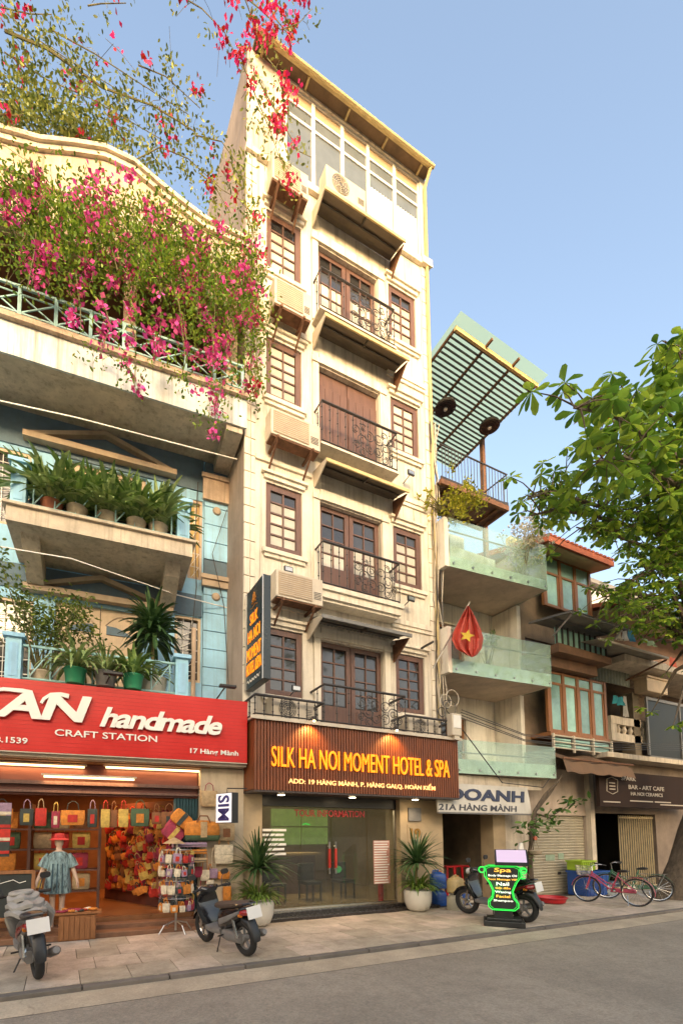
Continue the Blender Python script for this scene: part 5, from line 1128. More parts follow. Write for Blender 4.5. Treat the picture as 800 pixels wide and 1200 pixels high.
# near boughs: pixel path, depths, rosettes per metre, leaf length
bo = [([(830,560),(770,520),(715,485),(672,478)], 5.2,4.0, 5.0, .27), ([(830,600),(780,560),(730,535),(700,540)], 5.4,4.4, 6, .27), ([(830,640),(760,610),(690,590),(640,575),(618,585)], 6.2,5.6, 8, .20), ([(830,640),(750,620),(690,603),(650,598),(622,604)], 6.4,5.8, 7, .18), ([(830,660),(770,645),(720,628),(675,618)], 6.4,5.9, 7, .18),
      ([(850,500),(820,450),(800,415),(778,400)], 4.6,4.0, 5, .26), ([(850,480),(830,420),(805,375)], 4.6,4.2, 4.5, .26), ([(840,560),(800,500),(770,475),(735,470)], 5.4,4.8, 6, .26), ([(840,700),(780,700),(730,695),(705,700)], 6.8,6.4, 9, .17), ([(850,730),(800,722),(760,712),(725,722)], 6.8,6.4, 10, .17), ([(830,650),(780,660),(740,680)], 6.6,6.2, 10, .18), ([(840,600),(800,590),(760,580)], 6.0,5.4, 9, .21), ([(850,540),(820,530),(780,540)], 5.6,5.2, 8, .23), ([(850,620),(810,620),(770,625)], 6.2,6.0, 10, .2), ([(830,735),(800,735),(770,730)], 6.9,6.7, 10, .17)]
for pts, y0, y1, dn, ls in bo:
    n = len(pts); w3 = [P(u, v, y0+(y1-y0)*i/(n-1)) for i, (u, v) in enumerate(pts)]
    lg.tube([(15.2,6.2,6.4), (w3[0]+Vector((15.2,6.2,6.4)))/2+Vector((.3,.1,.3))]+w3, [.14,.09]+[.06*(1-.75*i/(n-1)) for i in range(n)], 6)
    for a, b in zip(w3, w3[1:]):
        l = (b-a).length
        for k in range(int(l*dn*1.7)+1):
            q = a+(b-a)*random.random(); e = q+Vector(tuple(rng.normal(size=3)*[.34,.30,.26]))+Vector((0,0,.05)); lg.tube([q, (q+e)/2+Vector((0,0,.06)), e], [.014,.010,.006], 4); ros.append((e, ls))
for k in range(170):                        # inner crown
    e = P(random.uniform(730,840), random.uniform(500,705), random.uniform(5.6,7.2)); ros.append((e, random.uniform(.16,.23)))
for k in range(150):                        # the crown beyond the picture's edge
    e = Vector((14.5+random.gauss(2.2,1.8), random.gauss(5.6,1.3), random.gauss(8.6,1.5))); ros.append((e, .2))
    if k % 3 == 0: lg.tube([(15.2,6.2,6.4), ((e+Vector((15.2,6.2,6.4)))/2+Vector((0,0,.4))), e], [.1,.05,.008], 5)
add('branches', lg, bark, stt, smooth=True)
OB = np.array([(0,0,0),(.3,-.10,-.02),(.3,0,.02),(.3,.10,-.02),(.66,-.235,-.05),(.66,0,.0),(.66,.235,-.05),(.9,-.15,-.09),(.9,0,-.05),(.9,.15,-.09),(1,0,-.09)], float)
OBF = [(0,1,2),(0,2,3),(1,4,5),(1,5,2),(2,5,6),(2,6,3),(4,7,8),(4,8,5),(5,8,9),(5,9,6),(7,10,8),(8,10,9)]
pos, dr, szs = [], [], []
for e, ls in ros:
    nl = random.randint(6,9); a0 = random.uniform(0,6)
    for k in range(nl):
        a = a0+2*math.pi*k/nl+random.uniform(-.3,.3); d = (math.cos(a), math.sin(a), random.uniform(-.75,.25)); pos.append(tuple(e)); dr.append(d); szs.append(ls*random.uniform(.7,1.2))
pos = np.array(pos); dr = np.array(dr); szs = np.array(szs)
treeleaf = mat('almond tree leaf', (.20,.33,.035), .38, .25, 3, 0, rnd=.5, trans=.5); treeleaf2 = mat('almond tree foliage', (.20,.33,.035), .38, .25, 3, 0, isl=.55, trans=.5)
autleaf = mat('turning leaf', (.32,.10,.015), .5, .2, 3, 0, rnd=.2, trans=.3)
inv = np.where(szs > .235)[0]; key = -(szs[inv]/np.linalg.norm(pos[inv]-[0,0,H],axis=1)); big = set(inv[np.argsort(key)][:290].tolist())
lf = raw_mesh('leaf', OB, OBF); lf.materials.append(treeleaf); lf.shade_smooth(); lfv = [lf]
for bend, wid in ((.25,.82),(-.12,1.15),(.4,.95)):
    o2 = OB.copy(); o2[:,1] *= wid; o2[:,2] -= bend*o2[:,0]**2; o2[:,1] += .06*bend*o2[:,0]; q_ = raw_mesh('leaf', o2, OBF); q_.materials.append(treeleaf); q_.shade_smooth(); lfv.append(q_)
lf2 = lf.copy(); lf2.materials.clear(); lf2.materials.append(autleaf)
for i in sorted(big):
    o = add('leaf', lf2 if random.random() < .02 else random.choice(lfv), treeleaf, stt, pos[i]); t = Vector(dr[i]).normalized(); nn = (Vector((0,0,1))+Vector(tuple(rng.normal(size=3)*.3))); nn = (nn-t*nn.dot(t)).normalized(); b = nn.cross(t)
    o.rotation_euler = Matrix((t, b, nn)).transposed().to_euler(); o.scale = (szs[i],)*3
rest = np.array([i for i in range(len(pos)) if i not in big]); sz_keep = szs[rest]
n = len(rest); nn = np.tile([0,0,1.],(n,1))+rng.normal(size=(n,3))*.3; t = dr[rest]/np.linalg.norm(dr[rest],axis=1)[:,None]; nn -= t*(t*nn).sum(1)[:,None]; nn /= np.linalg.norm(nn,axis=1)[:,None]; b = np.cross(nn,t)
bd = rng.uniform(-.1,.45,n)[:,None,None]; wv = rng.uniform(.75,1.15,n)[:,None,None]
V = pos[rest][:,None]+sz_keep[:,None,None]*(OB[None,:,0:1]*t[:,None]+wv*OB[None,:,1:2]*b[:,None]+(OB[None,:,2:3]-bd*OB[None,:,0:1]**2)*nn[:,None])
me = raw_mesh('foliage', V.reshape(-1,3), (np.array(OBF)[None]+(np.arange(n)*len(OB))[:,None,None]).reshape(-1,3)); me.shade_smooth(); add('foliage', me, treeleaf2, stt, kind='stuff')

# ---------------------------------------------------------------- scooters
def ring(y, cx, cz, rx, rz, n=14, e=2.6):
    out = []
    for k in range(n):
        a = 2*math.pi*k/n; c, s_ = math.cos(a), math.sin(a); out.append((cx+rx*math.copysign(abs(c)**(2/e), c), y, cz+rz*math.copysign(abs(s_)**(2/e), s_)))
    return out
def wheel(parent, y, r, tr, rimm, nsp=5, fat=1.):
    w_ = add('wheel', B().torus((0,y,r+tr), r, tr, 'x', 30, 10), rubber, parent, smooth=True)
    g = B().torus((0,y,r+tr), r-tr*.9, tr*.35, 'x', 28, 6)
    for k in range(nsp):
        a = 2*math.pi*k/nsp+.3; c = Vector((0,y,r+tr)); d = Vector((0,math.cos(a),math.sin(a))); g.bar(c+d*.02, c+d*(r-tr*.8), .03, .035)
    g.lathe([(.05,-.05),(.06,0),(.05,.05)], (0,y,r+tr), 12, 'x'); add('rim', g, rimm, w_, smooth=True); return w_
tailred = mat('tail lamp red', (.30,.01,.012), .15, .05, 3, 0, spec=.7, coat=.5); plate = mat('number plate', (.72,.70,.66), .4, .03, 3, .02); chrome = mat('dull chrome', (.5,.49,.47), .22, .08, 6, 0, metal=1)
headg = mat('lamp glass', (.55,.55,.55), .08, .05, 3, 0, spec=.8)
def scooter(label, bodym, accm, seatm, grp='parked scooters'):
    t = local('scooter', label, 'scooter', grp); WB = .62; r, tr = .225, .055
    wheel(t, WB, r, tr, chrome); wheel(t, -WB, r, tr, grey, 5)
    add('front_fork', B().tube([(-.075,WB,.28),(-.06,.47,.74)], .022, 7).tube([(.075,WB,.28),(.06,.47,.74)], .022, 7).bar((-.08,.47,.72),(.08,.47,.72),.05), chrome, t, smooth=True)
    g = B(); secs = []
    for k in range(9):
        a = R(20+k*16); c = (WB+.305*math.cos(a), .28+.305*math.sin(a)); secs.append([(-.075,c[0]-.03*math.cos(a),c[1]-.03*math.sin(a)),(-.05,c[0]+.02*math.cos(a),c[1]+.02*math.sin(a)),(.05,c[0]+.02*math.cos(a),c[1]+.02*math.sin(a)),(.075,c[0]-.03*math.cos(a),c[1]-.03*math.sin(a))])
    add('front_fender', g.loft(secs), bodym, t, smooth=True)
    add('leg_shield', B().loft([ring(.30,0,.36,.10,.06),ring(.36,0,.46,.19,.10),ring(.43,0,.62,.225,.13),ring(.44,0,.78,.20,.12),ring(.40,0,.90,.13,.07)]).loft([ring(.46,0,.55,.15,.10),ring(.56,0,.66,.12,.09),ring(.60,0,.72,.06,.05)]), bodym, t, smooth=True)
    add('headlight', B().loft([ring(.42,0,.93,.14,.07),ring(.52,0,.93,.12,.065),ring(.55,0,.92,.06,.03)]), headg, t, smooth=True)
    add('handlebar_cowl', B().loft([ring(.26,0,.95,.10,.04),ring(.33,0,.97,.17,.06),ring(.41,0,.96,.16,.06)]), bodym, t, smooth=True)
    add('handlebar', B().tube([(-.34,.24,.98),(-.2,.31,.97),(0,.34,.96),(.2,.31,.97),(.34,.24,.98)], .016, 7), black, t, smooth=True)
    for s_ in (-1,1):
        add('grip', B().tube([(s_*.36,.22,.98),(s_*.23,.295,.975)], .024, 8), rubber, t, smooth=True)
        m_ = add('mirror', B().tube([(s_*.22,.30,.98),(s_*.27,.34,1.12),(s_*.30,.33,1.17)], .008, 5), black, t); add('mirror_glass', B().loft([ring(.30,s_*.32,1.20,.07,.045),ring(.325,s_*.32,1.20,.075,.05),ring(.35,s_*.32,1.20,.04,.03)]), black, m_, smooth=True)
        add('indicator', B().loft([ring(-.70,s_*.12,.66,.03,.025),ring(-.76,s_*.12,.66,.025,.02)]), mat('amber lens', (.5,.16,.02), .2), t, smooth=True)
    add('floorboard', B().loft([ring(.34,0,.34,.15,.05,12,4),ring(.1,0,.32,.17,.05,12,4),ring(-.12,0,.33,.15,.06,12,4)]), grey, t, smooth=True)
    add('body_cowl', B().loft([ring(.0,0,.45,.10,.13),ring(-.12,0,.52,.155,.19),ring(-.35,0,.58,.175,.17),ring(-.58,0,.66,.15,.12),ring(-.78,0,.74,.10,.075),ring(-.88,0,.77,.05,.04)]), bodym, t, smooth=True)
    for s_ in (-1,1): add('side_trim', B().loft([ring(-.15,s_*.155,.50,.012,.05),ring(-.45,s_*.175,.60,.012,.045),ring(-.72,s_*.125,.72,.01,.02)]), accm, t, smooth=True)
    add('seat', B().loft([ring(.10,0,.70,.06,.03),ring(.02,0,.73,.115,.05),ring(-.2,0,.745,.14,.055),ring(-.45,0,.785,.135,.055),ring(-.68,0,.81,.11,.05),ring(-.76,0,.81,.06,.025)]), seatm, t, smooth=True)
    add('grab_rail', B().tube([(-.12,-.5,.80),(-.13,-.75,.83),(-.06,-.88,.85),(.06,-.88,.85),(.13,-.75,.83),(.12,-.5,.80)], .014, 6), bodym, t, smooth=True)
    add('tail_light', B().loft([ring(-.74,0,.70,.145,.055),ring(-.86,0,.715,.125,.05),ring(-.90,0,.72,.08,.03)]), tailred, t, smooth=True)
    mg = add('mudguard', B().loft([ring(-.68,0,.58,.09,.05),ring(-.84,0,.52,.085,.09),ring(-.93,0,.38,.075,.06),ring(-.95,0,.30,.06,.03)]), black, t, smooth=True)
    add('number_plate', B().box(-.125,.125,-.972,-.96,.44,.62).xf(Matrix.Translation((0,-.2,0)) @ Matrix.Translation((0,.1,0)) @ Matrix.Rotation(R(-12),4,'X')), plate, t)
    add('exhaust', B().tube([(.10,.0,.20),(.14,-.35,.19),(.15,-.42,.22)], .022, 7).tube([(.16,-.42,.24),(.17,-.55,.27),(.185,-.85,.36),(.185,-.9,.375)], [.04,.06,.062,.04], 10), grey, t, smooth=True)
    add('engine', B().loft([ring(-.05,0,.28,.10,.09),ring(-.3,-.03,.29,.13,.10),ring(-.62,-.08,.29,.06,.08)]), grey, t, smooth=True)
    add('rear_shock', B().tube([(-.13,-.6,.30),(-.12,-.5,.62)], .03, 8), chrome, t); add('side_stand', B().tube([(-.08,-.02,.22),(-.22,-.1,.0)], .012, 5), iron, t); add('footpeg', B().tube([(-.24,-.22,.30),(.24,-.22,.30)], .014, 6), rubber, t)
    return t
def park(o, rear, front, sc, lean=0):
    d = Vector((front.x-rear.x, front.y-rear.y, 0)).normalized(); c = rear+d*.62*sc; o.location = (c.x, c.y, 0.006); o.rotation_euler = Euler((0, lean, math.atan2(-d.x, d.y)), 'XYZ'); o.scale = (sc,)*3; return o
greybody = mat('silver grey paint', (.07,.068,.066), .35, .08, 5, 0, coat=.3); dkred = mat('dark red trim', (.14,.012,.015), .3, .1, 4, 0); brownseat = mat('worn brown seat', (.07,.05,.04), .6, .2, 6, .1)
s1 = park(scooter('grey scooter with a jacket on its seat parked before the craft shop', greybody, dkred, black), Vector((-.17,6.50,0)), Vector((-.42,7.8,0)), .95, R(-6))
s2 = park(scooter('black scooter with brown seat parked between the two shops', gloss, grey, brownseat), Vector((2.46,6.42,0)), Vector((2.12,7.8,0)), .92, R(-7))
s3 = park(scooter('black scooter parked behind the green neon spa sign', gloss, dkred, black), Vector((8.23,6.42,0)), Vector((7.98,7.8,0)), 1.0, R(-4))
jk = tag(local('folded_jacket', None, None), 'grey folded rain jacket heaped on the grey scooter', 'jacket'); g = B()
jm = mat('grey rain cloth', (.30,.285,.26), .7, .15, 5, .1)
for k, (z0, rx, ry, dx, dy) in enumerate(((.78,.25,.34,0,-.1),(.86,.23,.30,-.02,-.02),(.94,.20,.24,-.03,.1))):
    secs = []
    for i, q in enumerate((-.04,-.02,.03,.06,.065)):
        s_ = (.8,1,1,.8,.2)[i]; secs.append([(dx+rx*s_*math.cos(a)*(1+.12*math.sin(3*a+k)), dy+ry*s_*math.sin(a)*(1+.1*math.sin(5*a+k*2)), z0+q+.02*math.sin(4*a+k)) for a in [2*math.pi*j/24 for j in range(24)]])
    g.loft(secs)
add('cloth', g, jm, jk, smooth=True); add('hood_rim', B().torus((-.03,.1,1.02), .13, .03, 'z', 20, 8), jm, jk, smooth=True); add('sleeve', B().tube([(.2,-.1,.84),(.3,-.05,.7),(.28,.1,.5)], [.06,.055,.04], 8), jm, jk, smooth=True)
jk.location = s1.location; jk.rotation_euler = s1.rotation_euler; jk.scale = s1.scale
# ---------------------------------------------------------------- bicycles
def bicycle(label, fm, basket=True):
    t = local('bicycle', label, 'bicycle', 'bicycles beside the roller shutter'); r = .31; WB = .53
    for y in (WB,-WB):
        w_ = add('wheel', B().torus((0,y,r+.018), r, .018, 'x', 34, 8), rubber, t, smooth=True); g = B().torus((0,y,r+.018), r-.02, .010, 'x', 30, 5)
        for k in range(20):
            a = 2*math.pi*k/20; g.tube([(.02*(-1)**k,y,r+.018),(0,y+(r-.02)*math.cos(a),r+.018+(r-.02)*math.sin(a))], .0022, 3, False)
        g.lathe([(.02,-.04),(.02,.04)], (0,y,r+.018), 8, 'x'); add('rim', g, chrome, w_)
        g = B(); secs = []
        for k in range(13):
            a = R(-10+k*13) if y < 0 else R(10+k*12); c = (y-(r+.04)*math.cos(a)*(1 if y < 0 else -1), r+.018+(r+.04)*math.sin(a)); secs.append([(-.03,c[0],c[1]-.008),(0,c[0],c[1]+.006),(.03,c[0],c[1]-.008),(0,c[0],c[1]-.002)])
        add('fender', g.loft(secs), fm, t, smooth=True)
    g = B()
    for a, b, q in (((0,.40,.78),(0,.43,.66),.02),((0,.42,.70),(0,.02,.36),.018),((0,.41,.74),(0,.1,.52),.014),((0,.1,.52),(0,-.1,.46),.014),((0,.0,.30),(0,-.17,.78),.017),((.03,0,.3),(.05,-WB,.33),.011),((-.03,0,.3),(-.05,-WB,.33),.011),((.02,-.14,.68),(.05,-WB,.33),.009),((-.02,-.14,.68),(-.05,-WB,.33),.009),((.04,.44,.64),(.04,WB,.33),.012),((-.04,.44,.64),(-.04,WB,.33),.012)): g.tube([a,b], q, 7)
    add('frame', g, fm, t, smooth=True); add('handlebar', B().tube([(-.27,.2,.95),(-.24,.32,.97),(-.1,.42,.93),(0,.41,.90),(.1,.42,.93),(.24,.32,.97),(.27,.2,.95)], .011, 6).tube([(0,.40,.78),(0,.41,.91)], .012, 6), chrome, t, smooth=True)
    for s_ in (-1,1): add('grip', B().tube([(s_*.275,.18,.948),(s_*.255,.27,.965)], .016, 7), black, t); add('pedal', B().box(s_*.13-.04,s_*.13+.04,-.03+s_*.1,.03+s_*.1,.27-s_*.08,.29-s_*.08), black, t)
    add('saddle', B().loft([ring(.04-.17,0,.80,.02,.02),ring(-.2,0,.81,.05,.03),ring(-.3,0,.82,.10,.035),ring(-.36,0,.82,.08,.02)]), black, t, smooth=True); add('crank', B().lathe([(.09,-.01),(.09,.01)], (.04,0,.30), 20, 'x').tube([(.07,-.1,.38),(.07,.1,.22)], .01, 5), chrome, t)
    add('chain_guard', B().box(.05,.06,-.5,.1,.30,.40), fm, t); add('kickstand', B().tube([(-.04,-.35,.25),(-.16,-.4,.0)], .009, 5), chrome, t)
    add('rear_rack', B().tube([(-.07,-.2,.68),(-.07,-.75,.69),(.07,-.75,.69),(.07,-.2,.68)], .008, 5).tube([(-.06,-.7,.69),(-.05,-WB,.33)], .006, 4).tube([(.06,-.7,.69),(.05,-WB,.33)], .006, 4).tube([(0,-.2,.69),(0,-.75,.69)], .006, 4), chrome, t)
    if basket:
        g = B()
        for z, hw, hl in ((.66,.13,.1),(.72,.145,.115),(.78,.155,.125),(.84,.165,.135),(.90,.17,.14)): g.tube([(-hw,.6-hl,z),(hw,.6-hl,z),(hw,.6+hl,z),(-hw,.6+hl,z),(-hw,.6-hl,z)], .005, 4)
        for k in range(9): q = -1+k/4; g.tube([(q*.13,.5,.66),(q*.17,.46,.90)], .003, 3); g.tube([(q*.13,.7,.66),(q*.17,.74,.90)], .003, 3); g.tube([(-.13,.6+q*.1,.66),(-.17,.6+q*.14,.90)], .003, 3); g.tube([(.13,.6+q*.1,.66),(.17,.6+q*.14,.90)], .003, 3)
        add('basket', g, steel, t, kind='stuff')
    return t
def parkb(o, rear, front, lean):
    d = Vector((front.x-rear.x, front.y-rear.y, 0)).normalized(); c = (rear+front)/2; o.location = (c.x,c.y,.006); o.rotation_euler = Euler((0,lean,math.atan2(-d.x,d.y)),'XYZ'); return o
parkb(bicycle('pink bicycle with wire front basket leaning before the blue crate', mat('pink red bike paint', (.40,.05,.09), .35, .1, 5, 0)), G(746,1063), G(687,1057), R(7))
parkb(bicycle('dark green bicycle behind the pink one, near the tree trunk', mat('green bike paint', (.03,.12,.06), .35, .1, 5, 0), False), Vector((13.75,6.85,0)), Vector((13.15,7.8,0)), R(6))
# ---------------------------------------------------------------- neon spa sign on its stand
sp = local('neon_spa_sign', 'standing spa price sign outlined in green neon at the kerb', 'sign')
neon = glow('green neon tube', (.03,1,.10), .2)
add('base', B().box(-.36,.36,-.26,.26,0,.10).box(-.3,.3,-.2,.2,.101,.15), black, sp, bevel=.01); add('post', B().box(-.16,.16,-.1,.1,.15,.3), black, sp)
outl = [(-.20,.30),(.20,.30),(.27,.36),(.27,.44),(.20,.52),(.18,.66),(.25,.82),(.33,.94),(.33,1.10),(.24,1.14),(-.24,1.14),(-.33,1.10),(-.33,.94),(-.25,.82),(-.18,.66),(-.20,.52),(-.27,.44),(-.27,.36)]
outl = [(a*.95,b) for a, b in outl]
add('board', B().prism(outl, 'y', -.14, .14), black, sp)
add('neon_tube', B().tube([(a*1.02,-.155,b) for a, b in outl+outl[:1]], .0075, 6), neon, sp)
add('neon_tube', B().tube([(a*.9,-.152,.72+(b-.72)*.95) for a, b in outl+outl[:1]], .004, 5), neon, sp)
add('neon_tube', B().tube([(a*1.02,.155,b) for a, b in outl+outl[:1]], .0075, 6), neon, sp)
for k in range(5): add('side_neon', B().tube([(.335,-.12,.9+k*.045),(.40,0,.9+k*.045),(.335,.12,.9+k*.045)], .009, 5), neon, sp)
for s_ in (-1,1): add('scroll_neon', B().torus((s_*.36,-.155,1.06), .055, .012, 'y', 14, 5), neon, sp)
add('screen_box', B().prism([(-.2,1.15),(.14,1.15),(.14,1.43),(.10,1.45),(-.2,1.19)], 'x', -.12, .46), black, sp)
add('screen', B().add([(-.09,-.18,1.215),(.43,-.18,1.215),(.43,.08,1.44),(-.09,.08,1.44)], [(0,1,2,3)]), glow('lilac screen', (.62,.50,.70), .07), sp)
sp['label'] = sp['label']
org = glow('orange lit print', (1,.45,.06), .32); wht = glow('white lit print', (.9,.88,.8), .28)
for s_, z_, w_, h_, m_ in (('Spa',1.0,.30,.10,org),('Body Massage Oil',.925,.5,.05,wht),('Foot Massage VIP',.855,.5,.045,org),('Nail',.765,.22,.065,wht),('Gội đầu',.69,.26,.055,org),('Waxing',.61,.28,.055,wht),('Facial',.535,.24,.05,org),('Shampoo',.45,.34,.05,wht)):
    write(s_, -w_/2, -.142, z_, w_, h_, m_, sp, .004, .012, .15 if s_ == 'Spa' else 0, each=False, name='lettering')
lamp(sp, 'neon_light', (-.1,-.35,.7), .5, (.15,1,.25), .1); q = G(590,1084); put(sp, (q.x,q.y,.004), R(-48), .98)
# ---------------------------------------------------------------- jugs, crates, trays
bluep = mat('blue plastic', (.015,.07,.28), .4, .12, 4, .03); milky = mat('milky plastic', (.48,.44,.33), .35, .12, 4, .02, trans=.2)
def jug(label, m, at, rz, s_=(.30,.26,.36)):
    t = local('jerrycan', label, 'jerrycan', 'plastic jugs beside the hotel'); a, b, h_ = s_
    add('body', B().loft([ring(z,0,0,a/2*k,b/2*k,18,5) for z, k in ((0,.92),(.02,1),(h_*.7,1),(h_*.85,.9),(h_*.95,.5),(h_,.4))]).xf(Matrix.Rotation(R(90),4,'X')), m, t, smooth=True)
    for i in range(3): add('rib', B().tube([(-a/2*1.01,-b/2*.9,.08+i*.08),(-a/2*.9,-b/2*1.01,.08+i*.08),(a/2*.9,-b/2*1.01,.08+i*.08),(a/2*1.01,-b/2*.9,.08+i*.08)], .006, 4), m, t)
    add('handle', B().tube([(-a*.3,0,h_*.85),(-a*.25,0,h_*1.06),(a*.1,0,h_*1.08),(a*.15,0,h_*.95)], .018, 6), m, t, smooth=True); add('cap', B().lathe([(.045,0),(.045,.04)], (a*.22,0,h_*.93), 12), mat('orange cap', (.5,.12,.02), .4), t); return put(t, at, rz)
jp = G(533,1066); jb = G(513,1061); jug('lower milky white jerrycan in the stack by the hotel pier', milky, jp, .3, (.34,.28,.36)); jug('cloudy yellow jerrycan stacked on the white one', mat('yellowed plastic', (.48,.36,.16), .4, .12, 4, .02, trans=.15), (jp.x+.05,jp.y+.02,.385), .45, (.44,.3,.36))
jug('lower blue jerrycan beside the white ones', bluep, (jb.x,jb.y,0), .1, (.36,.3,.38)); jug('blue jerrycan on top at the left of the stack', bluep, (jb.x-.02,jb.y,.41), -.2, (.4,.3,.4)); jug('blue jerrycan in the rear, right of the stacked jugs', bluep, (jp.x+.72,jp.y+.55,0), .2, (.36,.3,.4))
def crate(label, m, c, a, b, h_, n=5):
    t = thing('crate', label, 'crate', c); x, y, z = c
    add('floor', B().box(x-a/2,x+a/2,y-b/2,y+b/2,z,z+.02), m, t)
    for s_ in (-1,1):
        add('side', B().box(x+s_*a/2-.012,x+s_*a/2+.012,y-b/2,y+b/2,z+.02,z+h_), m, t); add('side', B().box(x-a/2,x+a/2,y+s_*b/2-.012,y+s_*b/2+.012,z+.021,z+h_-.001), m, t)
    for i in range(n): add('rib', B().box(x-a/2+a*(i+.5)/n-.015,x-a/2+a*(i+.5)/n+.015,y-b/2-.028,y-b/2-.0125,z+.02,z+h_), m, t)
    add('rim', B().box(x-a/2-.03,x+a/2+.03,y-b/2-.04,y-b/2-.029,z+h_-.05,z+h_).box(x-a/2-.04,x-a/2-.0125,y-b/2-.028,y+b/2+.03,z+h_-.05,z+h_), m, t); return t
cp = G(704,1052); crate('large dark blue plastic crate behind the pink bicycle', bluep, (cp.x+.35,cp.y+.55,0), .95, .55, .68); crate('lime green basket standing on the blue crate', mat('lime plastic', (.28,.42,.03), .4, .1, 4, .02), (cp.x+.15,cp.y+.6,.69), .6, .4, .28, 7)
rt = thing('red_basin', 'red plastic basin on the pavement before the roller shutter', 'basin', (11.4,7.9,0)); q = G(646,1058); add('bowl', B().lathe([(.26,0),(.30,.02),(.34,.13),(.36,.14),(.33,.13),(.28,.03),(.02,.025)], (q.x,q.y,.004), 24), mat('red plastic', (.42,.015,.02), .4, .1), rt, smooth=True); add('rim', B().torus((q.x,q.y,.14), .355, .012, 'z', 24, 6), MATS['red plastic'], rt)
for k in range(3):
    st_ = thing('plastic_stool', ['left','middle','right'][k]+' red plastic stool stacked in the dim garage of number 21A', 'stool', (9.7+k*.25,9.9,.03), 'red stools in the garage'); x_ = 9.65+k*.28; add('seat', B().box(x_-.15,x_+.15,9.75,10.05,.80,.84), MATS['red plastic'], st_, bevel=.01)
    for sx in (-1,1):
        for sy in (-1,1): add('leg', B().bar((x_+sx*.12,9.9+sy*.12,.80),(x_+sx*.17,9.9+sy*.17,.03),.035), MATS['red plastic'], st_)
tm = thing('stored_motorbike_cover', 'dark covered heap at the back of the garage of number 21A', 'cover', (9.3,10.5,0)); add('cloth', B().loft([ring(9.9,9.3,.45,.35,.4),ring(10.3,9.3,.55,.42,.5),ring(10.9,9.3,.5,.4,.45),ring(11.3,9.3,.4,.3,.35)]), mat('dark cover', (.04,.04,.045), .7, .2, 4, .2), tm, smooth=True)
q = P(627,995,8.3); hb = thing('hanging_basket', 'small pale basket hanging from the twisted tree before the shutter', 'basket', q); add('bowl', B().lathe([(.03,-.16),(.13,-.12),(.17,-.04),(.16,-.03)], tuple(q), 14), cagem, hb, smooth=True); add('cords', B().tube([(q.x-.15,q.y,q.z-.04),(q.x,q.y,q.z+.3),(q.x+.15,q.y,q.z-.04)], .007, 4).tube([(q.x,q.y,q.z+.3),(q.x,q.y,q.z+.62)], .005, 4), cagem, hb); add('bow', B().loft([ring(q.y-.02,q.x,q.z+.28,.06,.05),ring(q.y+.02,q.x,q.z+.28,.05,.04)]), mat('coral ribbon', (.5,.12,.06), .6), hb)
q = P(610,997,8.25); wc = tag(add('hanging_rag', B().loft([ring(z,0,0,a,.05,12,2) for z, a in ((.2,.04),(.1,.08),(-.1,.12),(-.28,.10),(-.34,.05))]).xf(Matrix.Translation(q) @ Matrix.Rotation(R(90),4,'X')), white, smooth=True), 'white rag hanging on the twisted tree', 'rag')
# ---------------------------------------------------------------- craft shop goods
RC = [((.55,.20,.03),'orange'),((.45,.03,.02),'red'),((.04,.05,.045),'dark'),((.50,.34,.08),'mustard'),((.06,.10,.05),'green'),((.40,.28,.15),'tan'),((.62,.54,.40),'cream'),((.28,.03,.06),'maroon'),((.30,.20,.28),'lilac'),((.20,.08,.03),'brown')]
BM = [mat('woven '+n_, c, .85, .25, 14, .3) for c, n_ in RC]
bagmesh = {}
def tote(ci, w_, h_, d_=.08, hl=.22, stripe=None):
    key = (ci, w_, h_, stripe)
    if key not in bagmesh:
        body = B().loft([ring(z,0,0,w_/2*k,d_/2*q,14,6) for z, k, q in ((0,.86,.8),(.02,.94,1),(h_*.5,1,1.1),(h_,.97,.6))]).xf(Matrix.Rotation(R(90),4,'X')).mesh('bag_body', True); body.materials.append(BM[ci])
        hn = B().tube([(-w_*.25,-.01,h_*.95),(-w_*.2,-.02,h_+hl*.7),(-w_*.05,0,h_+hl),(w_*.05,0,h_+hl),(w_*.2,-.02,h_+hl*.7),(w_*.25,-.01,h_*.95)], .008, 5).mesh('handle'); hn.materials.append(BM[(ci*3+2) % 10])
        pt = None
        if stripe is not None:
            pt = B().box(-w_*.2,w_*.2,-d_*.62,-d_*.5,h_*.2,h_*.7).mesh('patch'); pt.materials.append(BM[stripe])
        bagmesh[key] = (body, hn, pt)
    return bagmesh[key]
def bag(label, ci, at, w_, h_, grp, stripe=None, hl=.22, tilt=0, rz=0, ask=True):
    t = local('bag', label, 'bag', grp); b_, h2, p_ = tote(ci, w_, h_, .05 if w_ < .16 else .09, hl, stripe); bo_ = add('bag_body', b_, None, t); add('handle', h2, None, t)
    if p_: add('patch', p_, None, bo_)
    t.location = at; t.rotation_euler = (0, tilt, rz)
    if tilt: q_ = random.uniform(.75,1.3); t.scale = (q_*random.uniform(.85,1.2), q_, q_)
    return askew(t) if ask else t
row = [(-.93,0,.34,.24,5),(-.55,2,.22,.26,3),(-.33,1,.18,.28,None),(-.10,7,.14,.27,6),(.18,0,.40,.24,1),(.50,2,.17,.30,1),(.72,3,.16,.30,None),(.86,9,.14,.29,None),(1.03,3,.18,.30,None),(1.32,4,.34,.30,0),(1.62,9,.18,.20,1),(1.85,9,.30,.26,2)]
nth = ['first','second','third','fourth','fifth','sixth','seventh','eighth','ninth','tenth','eleventh','twelfth','thirteenth','fourteenth','fifteenth','sixteenth','seventeenth','eighteenth','nineteenth','twentieth']
for i, (x_, c, w_, h_, st) in enumerate(row): bag(f'{RC[c][1]} cloth bag, {nth[i]} from the left in the row hung under the shop beam', c, (x_, 8.93+random.uniform(-.03,.05), 2.28-h_*1.1-.08-random.uniform(0,.07)), w_, h_*1.1, 'bags hung under the shop beam', st, .16)
